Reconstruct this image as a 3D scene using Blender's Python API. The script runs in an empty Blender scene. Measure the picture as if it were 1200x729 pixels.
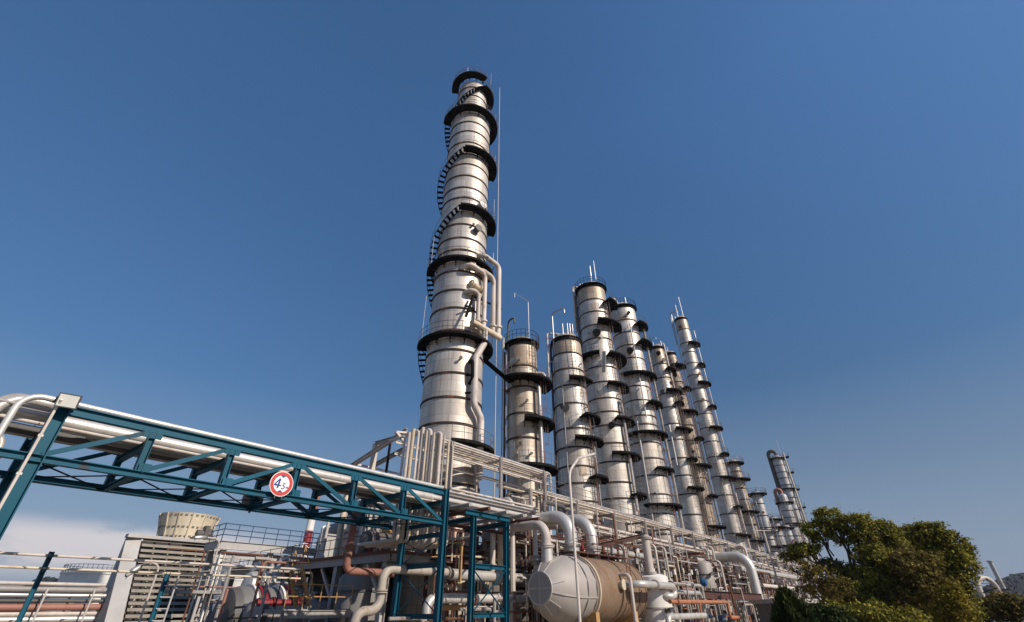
import bpy, random
from math import *
from mathutils import Vector, Matrix

random.seed(11)
SC = bpy.context.scene
COL = SC.collection

# ------------------------------------------------------------------ camera
FPX, CX, CY = 535.0, 600.0, 364.5
RC = Matrix(((0.63631115, -0.4178909, -0.64844069),
             (-0.77139936, -0.35247312, -0.52981669),
             (-0.00715234, 0.837335, -0.54664335)))      # columns: camera right, up, back
EYE = Vector((0, 0, 1.6))
cd = bpy.data.cameras.new('camera')
cam = bpy.data.objects.new('camera', cd)
COL.objects.link(cam)
cam.matrix_world = Matrix.Translation(EYE) @ RC.to_4x4()
cd.sensor_width = 36
cd.lens = FPX / 1200 * 36
cd.clip_start = 0.1
cd.clip_end = 6000
SC.camera = cam

def ray(x, y):
    return (RC @ Vector((x - CX, CY - y, -FPX))).normalized()
def at(x, y, Y):                       # the point of the plane Y = const seen at a pixel
    r = ray(x, y)
    return EYE + r * (Y / r.y)
def atX(x, y, X):
    r = ray(x, y)
    return EYE + r * (X / r.x)
def atd(x, y, d):                      # by horizontal distance
    r = ray(x, y)
    return EYE + r * (d / sqrt(r.x * r.x + r.y * r.y))
def slide(p, e, which, val):           # slide along e until the picture coordinate is val
    a = RC.transposed() @ (Vector(p) - EYE)
    b = RC.transposed() @ Vector(e)
    if which == 'x':
        u = (val - CX) / FPX
        t = -(u * a.z + a.x) / (u * b.z + b.x)
    else:
        u = (CY - val) / FPX
        t = -(u * a.z + a.y) / (u * b.z + b.y)
    return Vector(p) + Vector(e) * t
EX, EY, EZ = Vector((1, 0, 0)), Vector((0, 1, 0)), Vector((0, 0, 1))
def path(start, *moves):
    """start point, then moves: ('z', y) up/down to picture row y; ('x', px), ('y', px) along an axis to column px;
    ('Z', d), ('X', d), ('Y', d) by metres; ('ZZ', z), ('XX', x), ('YY', y) to a coordinate"""
    p = Vector(start)
    out = [p]
    for k, v in moves:
        if k == 'z': p = slide(p, EZ, 'y', v)
        elif k == 'x': p = slide(p, EX, 'x', v)
        elif k == 'y': p = slide(p, EY, 'x', v)
        elif k == 'Z': p = p + EZ * v
        elif k == 'X': p = p + EX * v
        elif k == 'Y': p = p + EY * v
        elif k == 'ZZ': p = Vector((p.x, p.y, v))
        elif k == 'XX': p = Vector((v, p.y, p.z))
        elif k == 'YY': p = Vector((p.x, v, p.z))
        out.append(p)
    return out

# ------------------------------------------------------------------ mesh builder
class MB:
    def __init__(s):
        s.v, s.f, s.m = [], [], []
    def add(s, vs, fs, m=0):
        b = len(s.v)
        s.v += [tuple(v) for v in vs]
        for f in fs:
            s.f.append([b + i for i in f])
            s.m.append(m)
    def prism(s, o, ax, ay, az, m=0):          # box: centre o, half axes
        o, ax, ay, az = Vector(o), Vector(ax), Vector(ay), Vector(az)
        vs = [o + ax * i + ay * j + az * k for k in (-1, 1) for j in (-1, 1) for i in (-1, 1)]
        s.add(vs, [(0, 2, 3, 1), (4, 5, 7, 6), (0, 1, 5, 4), (2, 6, 7, 3), (0, 4, 6, 2), (1, 3, 7, 5)], m)
    def box(s, x0, y0, z0, x1, y1, z1, m=0):
        s.prism(((x0 + x1) / 2, (y0 + y1) / 2, (z0 + z1) / 2), ((x1 - x0) / 2, 0, 0), (0, (y1 - y0) / 2, 0), (0, 0, (z1 - z0) / 2), m)
    def bar(s, p, q, w, h=None, up=None, m=0):  # rectangular bar
        p, q = Vector(p), Vector(q)
        h = h or w
        d = (q - p)
        L = d.length
        if L < 1e-6: return
        d /= L
        up = Vector(up) if up else (EZ if abs(d.z) < .9 else EX)
        side = d.cross(up).normalized()
        u = side.cross(d).normalized()
        s.prism((p + q) / 2, d * L / 2, side * w / 2, u * h / 2, m)
    def hbeam(s, p, q, w, h, up=None, t=.025, m=0):
        p, q = Vector(p), Vector(q)
        d = (q - p).normalized()
        up = Vector(up) if up else (EZ if abs(d.z) < .9 else EY)
        side = d.cross(up).normalized()
        u = side.cross(d).normalized()
        s.bar(p + u * (h / 2 - t / 2), q + u * (h / 2 - t / 2), w, t, u, m)
        s.bar(p - u * (h / 2 - t / 2), q - u * (h / 2 - t / 2), w, t, u, m)
        s.bar(p, q, t * .8, h - 2 * t, u, m)
    def tube(s, pts, r, n=10, bend=None, m=0, cap=True, seg=6):
        P = [Vector(p) for p in pts]
        bend = 2.6 * r if bend is None else bend
        Q = [P[0]]
        for i in range(1, len(P) - 1):
            a, b = (P[i - 1] - P[i]), (P[i + 1] - P[i])
            la, lb = a.length, b.length
            if la < 1e-6 or lb < 1e-6: continue
            a /= la; b /= lb
            c = max(-1, min(1, a.dot(b)))
            if c < -.9995 or bend <= 0:
                Q.append(P[i]); continue
            th = acos(c)
            t = min(bend / tan(th / 2), la * .49, lb * .49)
            R = t * tan(th / 2)
            cen = P[i] + (a + b).normalized() * (R / sin(th / 2))
            v0 = P[i] + a * t - cen
            v1 = P[i] + b * t - cen
            tot = pi - th
            k = max(2, int(seg * tot / (pi / 2) + .5))
            for j in range(k + 1):
                w = j / k
                Q.append(cen + (v0 * sin((1 - w) * tot) + v1 * sin(w * tot)) / sin(tot))
        Q.append(P[-1])
        T = []
        for i in range(len(Q)):
            d = (Q[min(i + 1, len(Q) - 1)] - Q[max(i - 1, 0)])
            T.append(d.normalized())
        u = T[0].cross(EZ if abs(T[0].z) < .9 else EX).normalized()
        b0 = len(s.v)
        for i, q in enumerate(Q):
            u = (u - T[i] * u.dot(T[i])).normalized()
            w = T[i].cross(u)
            for j in range(n):
                a = 2 * pi * j / n
                s.v.append(tuple(q + (u * cos(a) + w * sin(a)) * r))
        for i in range(len(Q) - 1):
            for j in range(n):
                k = (j + 1) % n
                s.f.append([b0 + i * n + j, b0 + i * n + k, b0 + (i + 1) * n + k, b0 + (i + 1) * n + j]); s.m.append(m)
        if cap:
            s.f.append([b0 + j for j in range(n - 1, -1, -1)]); s.m.append(m)
            e = b0 + (len(Q) - 1) * n
            s.f.append([e + j for j in range(n)]); s.m.append(m)
    def lathe(s, o, prof, n=32, axis='z', m=None, a0=0.0, cap=True):
        """prof: list of (r, h[, material of the ring that starts here])"""
        o = Vector(o)
        A = {'z': (EX, EY, EZ), 'x': (EY, EZ, EX), 'y': (EZ, EX, EY)}[axis] if isinstance(axis, str) else axis
        b0 = len(s.v)
        for p in prof:
            for j in range(n):
                a = a0 + 2 * pi * j / n
                s.v.append(tuple(o + (A[0] * cos(a) + A[1] * sin(a)) * p[0] + A[2] * p[1]))
        for i in range(len(prof) - 1):
            mm = prof[i][2] if len(prof[i]) > 2 else (m or 0)
            for j in range(n):
                k = (j + 1) % n
                s.f.append([b0 + i * n + j, b0 + i * n + k, b0 + (i + 1) * n + k, b0 + (i + 1) * n + j]); s.m.append(mm)
        if cap:
            if prof[0][0] > 1e-4:
                s.f.append([b0 + j for j in range(n - 1, -1, -1)]); s.m.append(m or 0)
            if prof[-1][0] > 1e-4:
                e = b0 + (len(prof) - 1) * n
                s.f.append([e + j for j in range(n)]); s.m.append(m or 0)
    def ring(s, o, d, r, h, n=14, m=0):         # short cylinder (flange) centred at o along d
        d = Vector(d).normalized()
        u = d.cross(EZ if abs(d.z) < .9 else EX).normalized()
        s.lathe(Vector(o) - d * h / 2, [(r, 0), (r, h)], n, (u, d.cross(u), d), m)
    def sector(s, o, r0, r1, a0, a1, z0, z1, m=0, step=8):
        n = max(2, int(abs(a1 - a0) / step))
        o = Vector(o)
        vs = []
        for i in range(n + 1):
            a = radians(a0 + (a1 - a0) * i / n)
            c, w = cos(a), sin(a)
            vs += [(o.x + c * r0, o.y + w * r0, z0), (o.x + c * r1, o.y + w * r1, z0),
                   (o.x + c * r1, o.y + w * r1, z1), (o.x + c * r0, o.y + w * r0, z1)]
        fs = []
        for i in range(n):
            p, q = 4 * i, 4 * i + 4
            fs += [(p, p + 1, q + 1, q), (p + 1, p + 2, q + 2, q + 1), (p + 2, p + 3, q + 3, q + 2), (p + 3, p, q, q + 3)]
        fs += [(0, 3, 2, 1), (4 * n, 4 * n + 1, 4 * n + 2, 4 * n + 3)]
        s.add(vs, fs, m)

ORG = {}
def obj(name, mb, mats, parent=None, loc=None):
    """one mesh object; verts are given in world metres and stored relative to the thing's base"""
    if not isinstance(mats, (list, tuple)): mats = [mats]
    o0 = ORG[parent.name] if parent else Vector(loc if loc is not None else (0, 0, 0))
    me = bpy.data.meshes.new(name)
    me.from_pydata([(v[0] - o0.x, v[1] - o0.y, v[2] - o0.z) for v in mb.v], [], mb.f)
    for m in mats: me.materials.append(m)
    me.polygons.foreach_set('material_index', mb.m)
    me.polygons.foreach_set('use_smooth', [True] * len(me.polygons))
    me.set_sharp_from_angle(angle=radians(38))
    me.update()
    o = bpy.data.objects.new(name, me)
    COL.objects.link(o)
    if parent: o.parent = parent
    else: o.location = o0
    ORG[o.name] = o0
    return o
def tag(o, label=None, cat=None, group=None, kind=None):
    if label: o['label'] = label
    if cat: o['category'] = cat
    if group: o['group'] = group
    if kind: o['kind'] = kind
    return o
def thing(name, label, cat, loc, group=None):
    o = bpy.data.objects.new(name, None)
    o.empty_display_size = .3
    COL.objects.link(o)
    o.location = loc
    ORG[o.name] = Vector(loc)
    return tag(o, label, cat, group)
def solo(name, mb, mats, label, cat, group=None, loc=None):
    if loc is None:
        n = len(mb.v)
        loc = (sum(v[0] for v in mb.v) / n, sum(v[1] for v in mb.v) / n, min(v[2] for v in mb.v))
    return tag(obj(name, mb, mats, None, loc), label, cat, group)

# ------------------------------------------------------------------ materials
def nodes(name):
    m = bpy.data.materials.new(name)
    m.use_nodes = True
    nt = m.node_tree
    return m, nt, nt.nodes, nt.links, nt.nodes['Principled BSDF']
def ramp(N, a, b):
    r = N.new('ShaderNodeMapRange')
    r.inputs['From Min'].default_value = a
    r.inputs['From Max'].default_value = b
    r.clamp = True
    return r
def mixc(N, L, fac, a, b):
    x = N.new('ShaderNodeMix'); x.data_type = 'RGBA'
    for s, v in ((x.inputs[0], fac), (x.inputs[6], a), (x.inputs[7], b)):
        if hasattr(v, 'is_linked'): L.new(v, s)
        elif isinstance(v, (int, float)): s.default_value = v
        else: s.default_value = (*v, 1)
    return x.outputs[2]
def weathered(name, base, rough=.5, metal=0., dirt=(.10, .075, .055), streak=.35, rust=0., rustc=(.17, .065, .028), scale=1.0,
              vary=.12, bump=.0, aged=None, spec=.4):
    """paint or metal with rain streaks, rust blooms and a small shade difference from object to object"""
    m, nt, N, L, B = nodes(name)
    tc = N.new('ShaderNodeTexCoord')
    mp = N.new('ShaderNodeMapping'); mp.inputs['Scale'].default_value = (2.2 * scale, 2.2 * scale, .16 * scale)
    L.new(tc.outputs['Object'], mp.inputs['Vector'])
    n1 = N.new('ShaderNodeTexNoise'); n1.inputs['Scale'].default_value = 1.0; n1.inputs['Detail'].default_value = 5; n1.inputs['Roughness'].default_value = .65
    L.new(mp.outputs[0], n1.inputs['Vector'])
    r1 = ramp(N, .46, .78); r1.inputs['To Max'].default_value = streak
    L.new(n1.outputs[0], r1.inputs[0])
    n2 = N.new('ShaderNodeTexNoise'); n2.inputs['Scale'].default_value = .55 * scale; n2.inputs['Detail'].default_value = 4
    L.new(tc.outputs['Object'], n2.inputs['Vector'])
    oi = N.new('ShaderNodeObjectInfo')
    r2 = ramp(N, .3, .7); r2.inputs['To Min'].default_value = 1 - vary * 1.3; r2.inputs['To Max'].default_value = 1 + vary * .4
    L.new(n2.outputs[0], r2.inputs[0])
    r3 = ramp(N, 0, 1); r3.inputs['To Min'].default_value = 1 - vary; r3.inputs['To Max'].default_value = 1 + vary
    L.new(oi.outputs['Random'], r3.inputs[0])
    mu = N.new('ShaderNodeMath'); mu.operation = 'MULTIPLY'
    L.new(r2.outputs[0], mu.inputs[0]); L.new(r3.outputs[0], mu.inputs[1])
    vm = N.new('ShaderNodeVectorMath'); vm.operation = 'SCALE'
    vm.inputs[0].default_value = base
    L.new(mu.outputs[0], vm.inputs['Scale'])
    c = mixc(N, L, r1.outputs[0], vm.outputs[0], dirt)
    rg = rough
    if rust > 0:
        n3 = N.new('ShaderNodeTexNoise'); n3.inputs['Scale'].default_value = 1.3 * scale; n3.inputs['Detail'].default_value = 9; n3.inputs['Roughness'].default_value = .68
        mp3 = N.new('ShaderNodeMapping'); mp3.inputs['Scale'].default_value = (1, 1, .45); mp3.inputs['Location'].default_value = (3.1, 7.7, 1.3)
        L.new(tc.outputs['Object'], mp3.inputs['Vector']); L.new(mp3.outputs[0], n3.inputs['Vector'])
        r4 = ramp(N, .66 - .3 * rust, .78 - .22 * rust)
        L.new(n3.outputs[0], r4.inputs[0])
        n4 = N.new('ShaderNodeTexNoise'); n4.inputs['Scale'].default_value = 9; n4.inputs['Detail'].default_value = 3
        L.new(tc.outputs['Object'], n4.inputs['Vector'])
        rc = mixc(N, L, n4.outputs[0], [v * .45 for v in rustc], [v * 1.5 for v in rustc])
        c = mixc(N, L, r4.outputs[0], c, rc)
        if metal > 0:
            mm = N.new('ShaderNodeMath'); mm.operation = 'SUBTRACT'; mm.use_clamp = True
            mm.inputs[0].default_value = metal
            L.new(r4.outputs[0], mm.inputs[1]); L.new(mm.outputs[0], B.inputs['Metallic'])
        ra = ramp(N, 0, 1); ra.inputs['To Min'].default_value = rough; ra.inputs['To Max'].default_value = .85
        L.new(r4.outputs[0], ra.inputs[0]); L.new(ra.outputs[0], B.inputs['Roughness'])
    else:
        B.inputs['Roughness'].default_value = rough
        B.inputs['Metallic'].default_value = metal
    L.new(c, B.inputs['Base Color'])
    B.inputs['Specular IOR Level'].default_value = spec
    if bump > 0:
        nb = N.new('ShaderNodeTexNoise'); nb.inputs['Scale'].default_value = 14 * scale; nb.inputs['Detail'].default_value = 4
        L.new(tc.outputs['Object'], nb.inputs['Vector'])
        bp = N.new('ShaderNodeBump'); bp.inputs['Strength'].default_value = bump; bp.inputs['Distance'].default_value = .03
        L.new(nb.outputs[0], bp.inputs['Height']); L.new(bp.outputs[0], B.inputs['Normal'])
    return m

def cladding(name, base, rust=.12, streak=.6, metal=.42, rough=.46, sheet=(1.05, .92), dirt=(.17, .125, .085), stain=.35):
    """aluminium insulation jacket round a vertical vessel: rolled sheets with seams, rain streaks, rust blooms (object z = axis)"""
    m, nt, N, L, B = nodes(name)
    tc = N.new('ShaderNodeTexCoord')
    sx = N.new('ShaderNodeSeparateXYZ'); L.new(tc.outputs['Object'], sx.inputs[0])
    at2 = N.new('ShaderNodeMath'); at2.operation = 'ARCTAN2'
    L.new(sx.outputs['Y'], at2.inputs[0]); L.new(sx.outputs['X'], at2.inputs[1])
    sc = N.new('ShaderNodeMath'); sc.operation = 'MULTIPLY'; sc.inputs[1].default_value = 2.2
    L.new(at2.outputs[0], sc.inputs[0])
    cb = N.new('ShaderNodeCombineXYZ'); L.new(sc.outputs[0], cb.inputs[0]); L.new(sx.outputs['Z'], cb.inputs[1])
    bk = N.new('ShaderNodeTexBrick')
    bk.inputs['Scale'].default_value = 1.0; bk.inputs['Brick Width'].default_value = sheet[0] * 2; bk.inputs['Row Height'].default_value = sheet[1]
    bk.inputs['Mortar Size'].default_value = .018; bk.inputs['Mortar Smooth'].default_value = .3; bk.inputs['Bias'].default_value = 0
    bk.inputs['Color1'].default_value = (1, 1, 1, 1); bk.inputs['Color2'].default_value = (.74, .73, .73, 1); bk.inputs['Mortar'].default_value = (.48, .45, .42, 1)
    L.new(cb.outputs[0], bk.inputs['Vector'])
    oi = N.new('ShaderNodeObjectInfo')
    off = N.new('ShaderNodeVectorMath'); off.operation = 'MULTIPLY_ADD'
    off.inputs[1].default_value = (1, 1, 1)
    L.new(tc.outputs['Object'], off.inputs[0])
    vs = N.new('ShaderNodeCombineXYZ')
    om = N.new('ShaderNodeMath'); om.operation = 'MULTIPLY'; om.inputs[1].default_value = 57
    L.new(oi.outputs['Random'], om.inputs[0])
    for k in range(3): L.new(om.outputs[0], vs.inputs[k])
    L.new(vs.outputs[0], off.inputs[2])
    mp = N.new('ShaderNodeMapping'); mp.inputs['Scale'].default_value = (2.1, 2.1, .1)
    L.new(off.outputs[0], mp.inputs[0])
    n1 = N.new('ShaderNodeTexNoise'); n1.inputs['Scale'].default_value = 1; n1.inputs['Detail'].default_value = 6; n1.inputs['Roughness'].default_value = .7
    L.new(mp.outputs[0], n1.inputs['Vector'])
    r1 = ramp(N, .45, .8); r1.inputs['To Max'].default_value = streak
    L.new(n1.outputs[0], r1.inputs[0])
    mpf = N.new('ShaderNodeMapping'); mpf.inputs['Scale'].default_value = (7, 7, .22)
    L.new(off.outputs[0], mpf.inputs[0])
    nf = N.new('ShaderNodeTexNoise'); nf.inputs['Scale'].default_value = 1; nf.inputs['Detail'].default_value = 5; nf.inputs['Roughness'].default_value = .6
    L.new(mpf.outputs[0], nf.inputs['Vector'])
    rf = ramp(N, .56, .74); rf.inputs['To Max'].default_value = min(.7, streak * 1.1)
    L.new(nf.outputs[0], rf.inputs[0])
    # broad weather stains
    n2 = N.new('ShaderNodeTexNoise'); n2.inputs['Scale'].default_value = .35; n2.inputs['Detail'].default_value = 4
    L.new(off.outputs[0], n2.inputs['Vector'])
    r2 = ramp(N, .4, .72); r2.inputs['To Max'].default_value = stain
    L.new(n2.outputs[0], r2.inputs[0])
    vb = N.new('ShaderNodeVectorMath'); vb.operation = 'MULTIPLY'; vb.inputs[1].default_value = base
    L.new(bk.outputs['Color'], vb.inputs[0])
    c = mixc(N, L, r1.outputs[0], vb.outputs[0], dirt)
    c = mixc(N, L, rf.outputs[0], c, [d * .8 for d in dirt])
    c = mixc(N, L, r2.outputs[0], c, [d * 1.5 for d in dirt])
    n3 = N.new('ShaderNodeTexNoise'); n3.inputs['Scale'].default_value = 1.5; n3.inputs['Detail'].default_value = 9; n3.inputs['Roughness'].default_value = .7
    mp3 = N.new('ShaderNodeMapping'); mp3.inputs['Scale'].default_value = (1, 1, .5)
    L.new(off.outputs[0], mp3.inputs[0]); L.new(mp3.outputs[0], n3.inputs['Vector'])
    r4 = ramp(N, .7 - .28 * rust, .82 - .2 * rust)
    L.new(n3.outputs[0], r4.inputs[0])
    c = mixc(N, L, r4.outputs[0], c, (.16, .075, .035))
    L.new(c, B.inputs['Base Color'])
    mm = N.new('ShaderNodeMath'); mm.operation = 'SUBTRACT'; mm.use_clamp = True; mm.inputs[0].default_value = metal
    L.new(r4.outputs[0], mm.inputs[1]); L.new(mm.outputs[0], B.inputs['Metallic'])
    ra = ramp(N, .3, .7); ra.inputs['To Min'].default_value = rough - .06; ra.inputs['To Max'].default_value = rough + .16
    L.new(n2.outputs[0], ra.inputs[0]); L.new(ra.outputs[0], B.inputs['Roughness'])
    # sheets are not perfectly flat
    nb = N.new('ShaderNodeTexNoise'); nb.inputs['Scale'].default_value = 1.7; nb.inputs['Detail'].default_value = 2
    L.new(off.outputs[0], nb.inputs['Vector'])
    bp = N.new('ShaderNodeBump'); bp.inputs['Strength'].default_value = .22; bp.inputs['Distance'].default_value = .06
    L.new(nb.outputs[0], bp.inputs['Height']); L.new(bp.outputs[0], B.inputs['Normal'])
    return m

def foliage(name, c1, c2, c3):
    m, nt, N, L, B = nodes(name)
    g = N.new('ShaderNodeNewGeometry')
    cr = N.new('ShaderNodeValToRGB')
    e = cr.color_ramp.elements
    e[0].position = 0; e[0].color = (*c1, 1)
    e[1].position = 1; e[1].color = (*c3, 1)
    k = e.new(.55); k.color = (*c2, 1)
    L.new(g.outputs['Random Per Island'], cr.inputs[0])
    tc = N.new('ShaderNodeTexCoord')
    n = N.new('ShaderNodeTexNoise'); n.inputs['Scale'].default_value = .45; n.inputs['Detail'].default_value = 3
    L.new(tc.outputs['Object'], n.inputs['Vector'])
    r = ramp(N, .3, .7); r.inputs['To Min'].default_value = .55; r.inputs['To Max'].default_value = 1.35
    L.new(n.outputs[0], r.inputs[0])
    v = N.new('ShaderNodeVectorMath'); v.operation = 'SCALE'
    L.new(cr.outputs[0], v.inputs[0]); L.new(r.outputs[0], v.inputs['Scale'])
    L.new(v.outputs[0], B.inputs['Base Color'])
    B.inputs['Roughness'].default_value = .75
    B.inputs['Specular IOR Level'].default_value = .12
    tr = N.new('ShaderNodeBsdfTranslucent')
    L.new(v.outputs[0], tr.inputs['Color'])
    mx = N.new('ShaderNodeMixShader'); mx.inputs[0].default_value = .22
    L.new(B.outputs[0], mx.inputs[1]); L.new(tr.outputs[0], mx.inputs[2])
    L.new(mx.outputs[0], nt.nodes['Material Output'].inputs['Surface'])
    return m

M = dict(
    clad=cladding('aluminium_cladding', (.72, .655, .58)),
    clad_tan=cladding('tan_stained_cladding', (.63, .555, .46), rust=.35, streak=.7, metal=.4, stain=.6, dirt=(.17, .11, .06)),
    clad_cap=cladding('tan_top_cladding', (.56, .45, .335), rust=.2, streak=.6, metal=.25, stain=.5, dirt=(.18, .11, .06)),
    clad_worn=cladding('rusty_worn_cladding', (.60, .50, .37), rust=.8, streak=.7, metal=.12, stain=.5, dirt=(.22, .12, .06)),
    clad_blue=cladding('cool_grey_cladding', (.60, .59, .58), rust=.1, streak=.4, metal=.45),
    band=weathered('rusty_stiffening_band', (.035, .026, .022), .8, rust=.5, streak=.2),
    dark=weathered('dark_painted_steel', (.007, .0065, .0065), .85, streak=.15, rust=.06, vary=.2, spec=.15),
    rail=weathered('weathered_rail_steel', (.16, .13, .115), .6, metal=.2, rust=.35),
    galv=weathered('galvanised_steel', (.50, .48, .46), .45, metal=.5, rust=.15),
    teal=weathered('teal_paint', (.005, .085, .135), .5, dirt=(.006, .05, .065), streak=.55, rust=.2, vary=.1, spec=.2, rustc=(.09, .05, .03)),
    white=weathered('off_white_pipe_paint', (.60, .53, .47), .5, streak=.6, rust=.28, dirt=(.26, .17, .12)),
    cream=weathered('cream_pipe_paint', (.62, .52, .38), .5, streak=.5, rust=.3, dirt=(.3, .2, .11)),
    silver=weathered('silver_pipe_jacket', (.66, .62, .57), .4, metal=.4, streak=.5, rust=.12, dirt=(.25, .2, .16)),
    grey=weathered('grey_pipe_paint', (.36, .33, .31), .5, streak=.5, rust=.25, dirt=(.14, .1, .08)),
    dgrey=weathered('dark_grey_paint', (.10, .095, .09), .6, streak=.4, rust=.25),
    pink=weathered('faded_red_oxide_paint', (.34, .155, .115), .6, streak=.4, rust=.3, dirt=(.15, .06, .04)),
    rust=weathered('rusted_steel', (.15, .065, .04), .8, streak=.5, rust=.6, dirt=(.06, .03, .02)),
    brown=weathered('brown_oxide_paint', (.085, .032, .024), .65, streak=.4, rust=.35),
    orange=weathered('orange_pipe_paint', (.42, .16, .08), .6, streak=.5, rust=.35),
    red=weathered('red_paint', (.22, .014, .018), .5, streak=.4, rust=.15, dirt=(.12, .02, .015)),
    ochre=weathered('ochre_rail_paint', (.50, .29, .11), .6, streak=.45, rust=.35),
    blue=weathered('blue_hand_rail_paint', (.06, .11, .21), .55, streak=.3, rust=.1),
    bluevalve=weathered('bright_blue_paint', (.01, .09, .22), .5, streak=.2),
    concrete=weathered('weathered_concrete', (.33, .31, .29), .9, streak=.6, bump=.15, dirt=(.12, .105, .09)),
    frp=weathered('cream_fibreglass', (.66, .57, .43), .6, streak=.35, dirt=(.36, .28, .18)),
    oldwhite=weathered('grimy_white_paint', (.43, .375, .32), .55, streak=.6, rust=.35, dirt=(.2, .13, .08)),
    midgrey=weathered('mid_grey_and_shade', (.19, .18, .172), .6, streak=.5, rust=.2),  # mid grey; on the tank under the deck, shade is put into it
    louvre=weathered('weathered_louvre_boards', (.26, .23, .19), .8, streak=.6, dirt=(.12, .095, .07)),
    panel=weathered('pale_grey_cladding_board', (.45, .43, .41), .7, streak=.3, dirt=(.24, .2, .17)),
    tank=weathered('white_tank_paint', (.74, .71, .66), .5, streak=.35, dirt=(.45, .38, .3)),
    drumgrey=weathered('silver_drum_jacket', (.39, .35, .32), .6, metal=.1, streak=.45, rust=.08, dirt=(.26, .21, .17), scale=.8),
    drumrust=weathered('rust_stained_drum_jacket', (.215, .15, .10), .65, metal=.1, streak=.9, rust=.5, dirt=(.13, .062, .028), rustc=(.21, .09, .035), scale=1.3),
    wall=weathered('grey_rendered_wall', (.16, .145, .135), .9, streak=.5, bump=.1),
    signred=weathered('sign_red', (.55, .045, .035), .5, streak=.15, vary=.03, dirt=(.3, .03, .02)),
    signwhite=weathered('sign_white', (.78, .76, .75), .5, streak=.15, vary=.03, dirt=(.5, .45, .4)),
    signblue=weathered('sign_blue', (.02, .05, .22), .5, streak=.1, vary=.03),
    signback=weathered('grey_sign_back', (.42, .41, .41), .55, metal=.2, streak=.2),
    lens=weathered('pale_lamp_glass', (.72, .72, .66), .25, streak=.15, vary=.05),
    bark=weathered('bark', (.07, .055, .042), .9, streak=.5, bump=.4),
    recess_dark=weathered('dark_recess_and_shade', (.03, .026, .024), .8, rust=.25),  # near-black for openings; on the block behind the deck it is painted shade
)
M['leaf'] = foliage('evergreen_leaves', (.07, .08, .013), (.195, .178, .028), (.34, .285, .046))
M['leaf2'] = foliage('olive_leaves', (.085, .095, .014), (.22, .20, .03), (.38, .30, .05))
M['leafbrown'] = foliage('brownish_leaves', (.065, .056, .015), (.155, .12, .03), (.26, .185, .045))
M['leafyellow'] = foliage('yellow_green_leaves', (.10, .085, .012), (.21, .165, .02), (.32, .23, .03))
M['leafdark'] = foliage('dark_conifer_sprays', (.018, .03, .01), (.04, .058, .016), (.075, .09, .022))
# ------------------------------------------------------------------ daylight
SUN_AZ, SUN_EL = radians(-84), radians(33)       # from +X, counter-clockwise
sd = Vector((cos(SUN_AZ) * cos(SUN_EL), sin(SUN_AZ) * cos(SUN_EL), sin(SUN_EL)))
W = bpy.data.worlds.new('World'); SC.world = W
W.use_nodes = True
nt = W.node_tree; N = nt.nodes; L = nt.links
bg = N['Background']
sky = N.new('ShaderNodeTexSky'); sky.sky_type = 'NISHITA'; sky.sun_disc = False
sky.sun_elevation = SUN_EL; sky.sun_rotation = atan2(sd.x, sd.y)
sky.air_density = 1.0; sky.dust_density = .3; sky.ozone_density = 3.0; sky.altitude = 0
hs = N.new('ShaderNodeHueSaturation'); hs.inputs['Saturation'].default_value = 1.17; hs.inputs['Value'].default_value = 1.0
L.new(sky.outputs[0], hs.inputs['Color'])
# low clouds: a bank of cumulus along the horizon beyond the cooling tower
tc = N.new('ShaderNodeTexCoord')
sx = N.new('ShaderNodeSeparateXYZ'); L.new(tc.outputs['Generated'], sx.inputs[0])
mp = N.new('ShaderNodeMapping'); mp.inputs['Scale'].default_value = (4.5, 4.5, 15); mp.inputs['Location'].default_value = (1.3, .4, .0)
L.new(tc.outputs['Generated'], mp.inputs[0])
nz = N.new('ShaderNodeTexNoise'); nz.inputs['Scale'].default_value = 1.0; nz.inputs['Detail'].default_value = 7; nz.inputs['Roughness'].default_value = .55
L.new(mp.outputs[0], nz.inputs['Vector'])
def mrange(src, a, b, c=0., d=1., smooth=True):
    r = N.new('ShaderNodeMapRange'); r.interpolation_type = 'SMOOTHSTEP' if smooth else 'LINEAR'
    for k, v in zip(('From Min', 'From Max', 'To Min', 'To Max'), (a, b, c, d)): r.inputs[k].default_value = v
    L.new(src, r.inputs[0]); return r.outputs[0]
def mul(a, b):
    m = N.new('ShaderNodeMath'); m.operation = 'MULTIPLY'
    L.new(a, m.inputs[0])
    if isinstance(b, (int, float)): m.inputs[1].default_value = b
    else: L.new(b, m.inputs[1])
    return m.outputs[0]
gn = N.new('ShaderNodeVectorMath'); gn.operation = 'SCALE'
dr_ = N.new('ShaderNodeVectorMath'); dr_.operation = 'DOT_PRODUCT'; dr_.inputs[1].default_value = (.636, -.771, 0)
L.new(tc.outputs['Generated'], dr_.inputs[0])
L.new(hs.outputs[0], gn.inputs[0]); L.new(mul(mrange(sx.outputs['Z'], .2, .8, .76, 1.62, smooth=False), mrange(dr_.outputs['Value'], -.6, .7, .90, .86, smooth=False)), gn.inputs['Scale'])
hz = N.new('ShaderNodeMix'); hz.data_type = 'RGBA'          # dull violet-grey haze low over the horizon
L.new(mul(mrange(sx.outputs['Z'], .36, .0, smooth=False), .95), hz.inputs[0]); L.new(gn.outputs[0], hz.inputs[6]); hz.inputs[7].default_value = (2.35, 3.0, 4.3, 1)
band_up = mrange(sx.outputs['Z'], .128, .095)
band_lo = mrange(sx.outputs['Z'], .03, .075)
dot = N.new('ShaderNodeVectorMath'); dot.operation = 'DOT_PRODUCT'
cdir = ray(70, 640); cdir = Vector((cdir.x, cdir.y, 0)).normalized()
dot.inputs[1].default_value = cdir
L.new(tc.outputs['Generated'], dot.inputs[0])
wide = mrange(dot.outputs['Value'], .93, .985)
cl = mul(mul(mul(mrange(nz.outputs[0], .34, .5), band_up), band_lo), mul(wide, .66))
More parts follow.
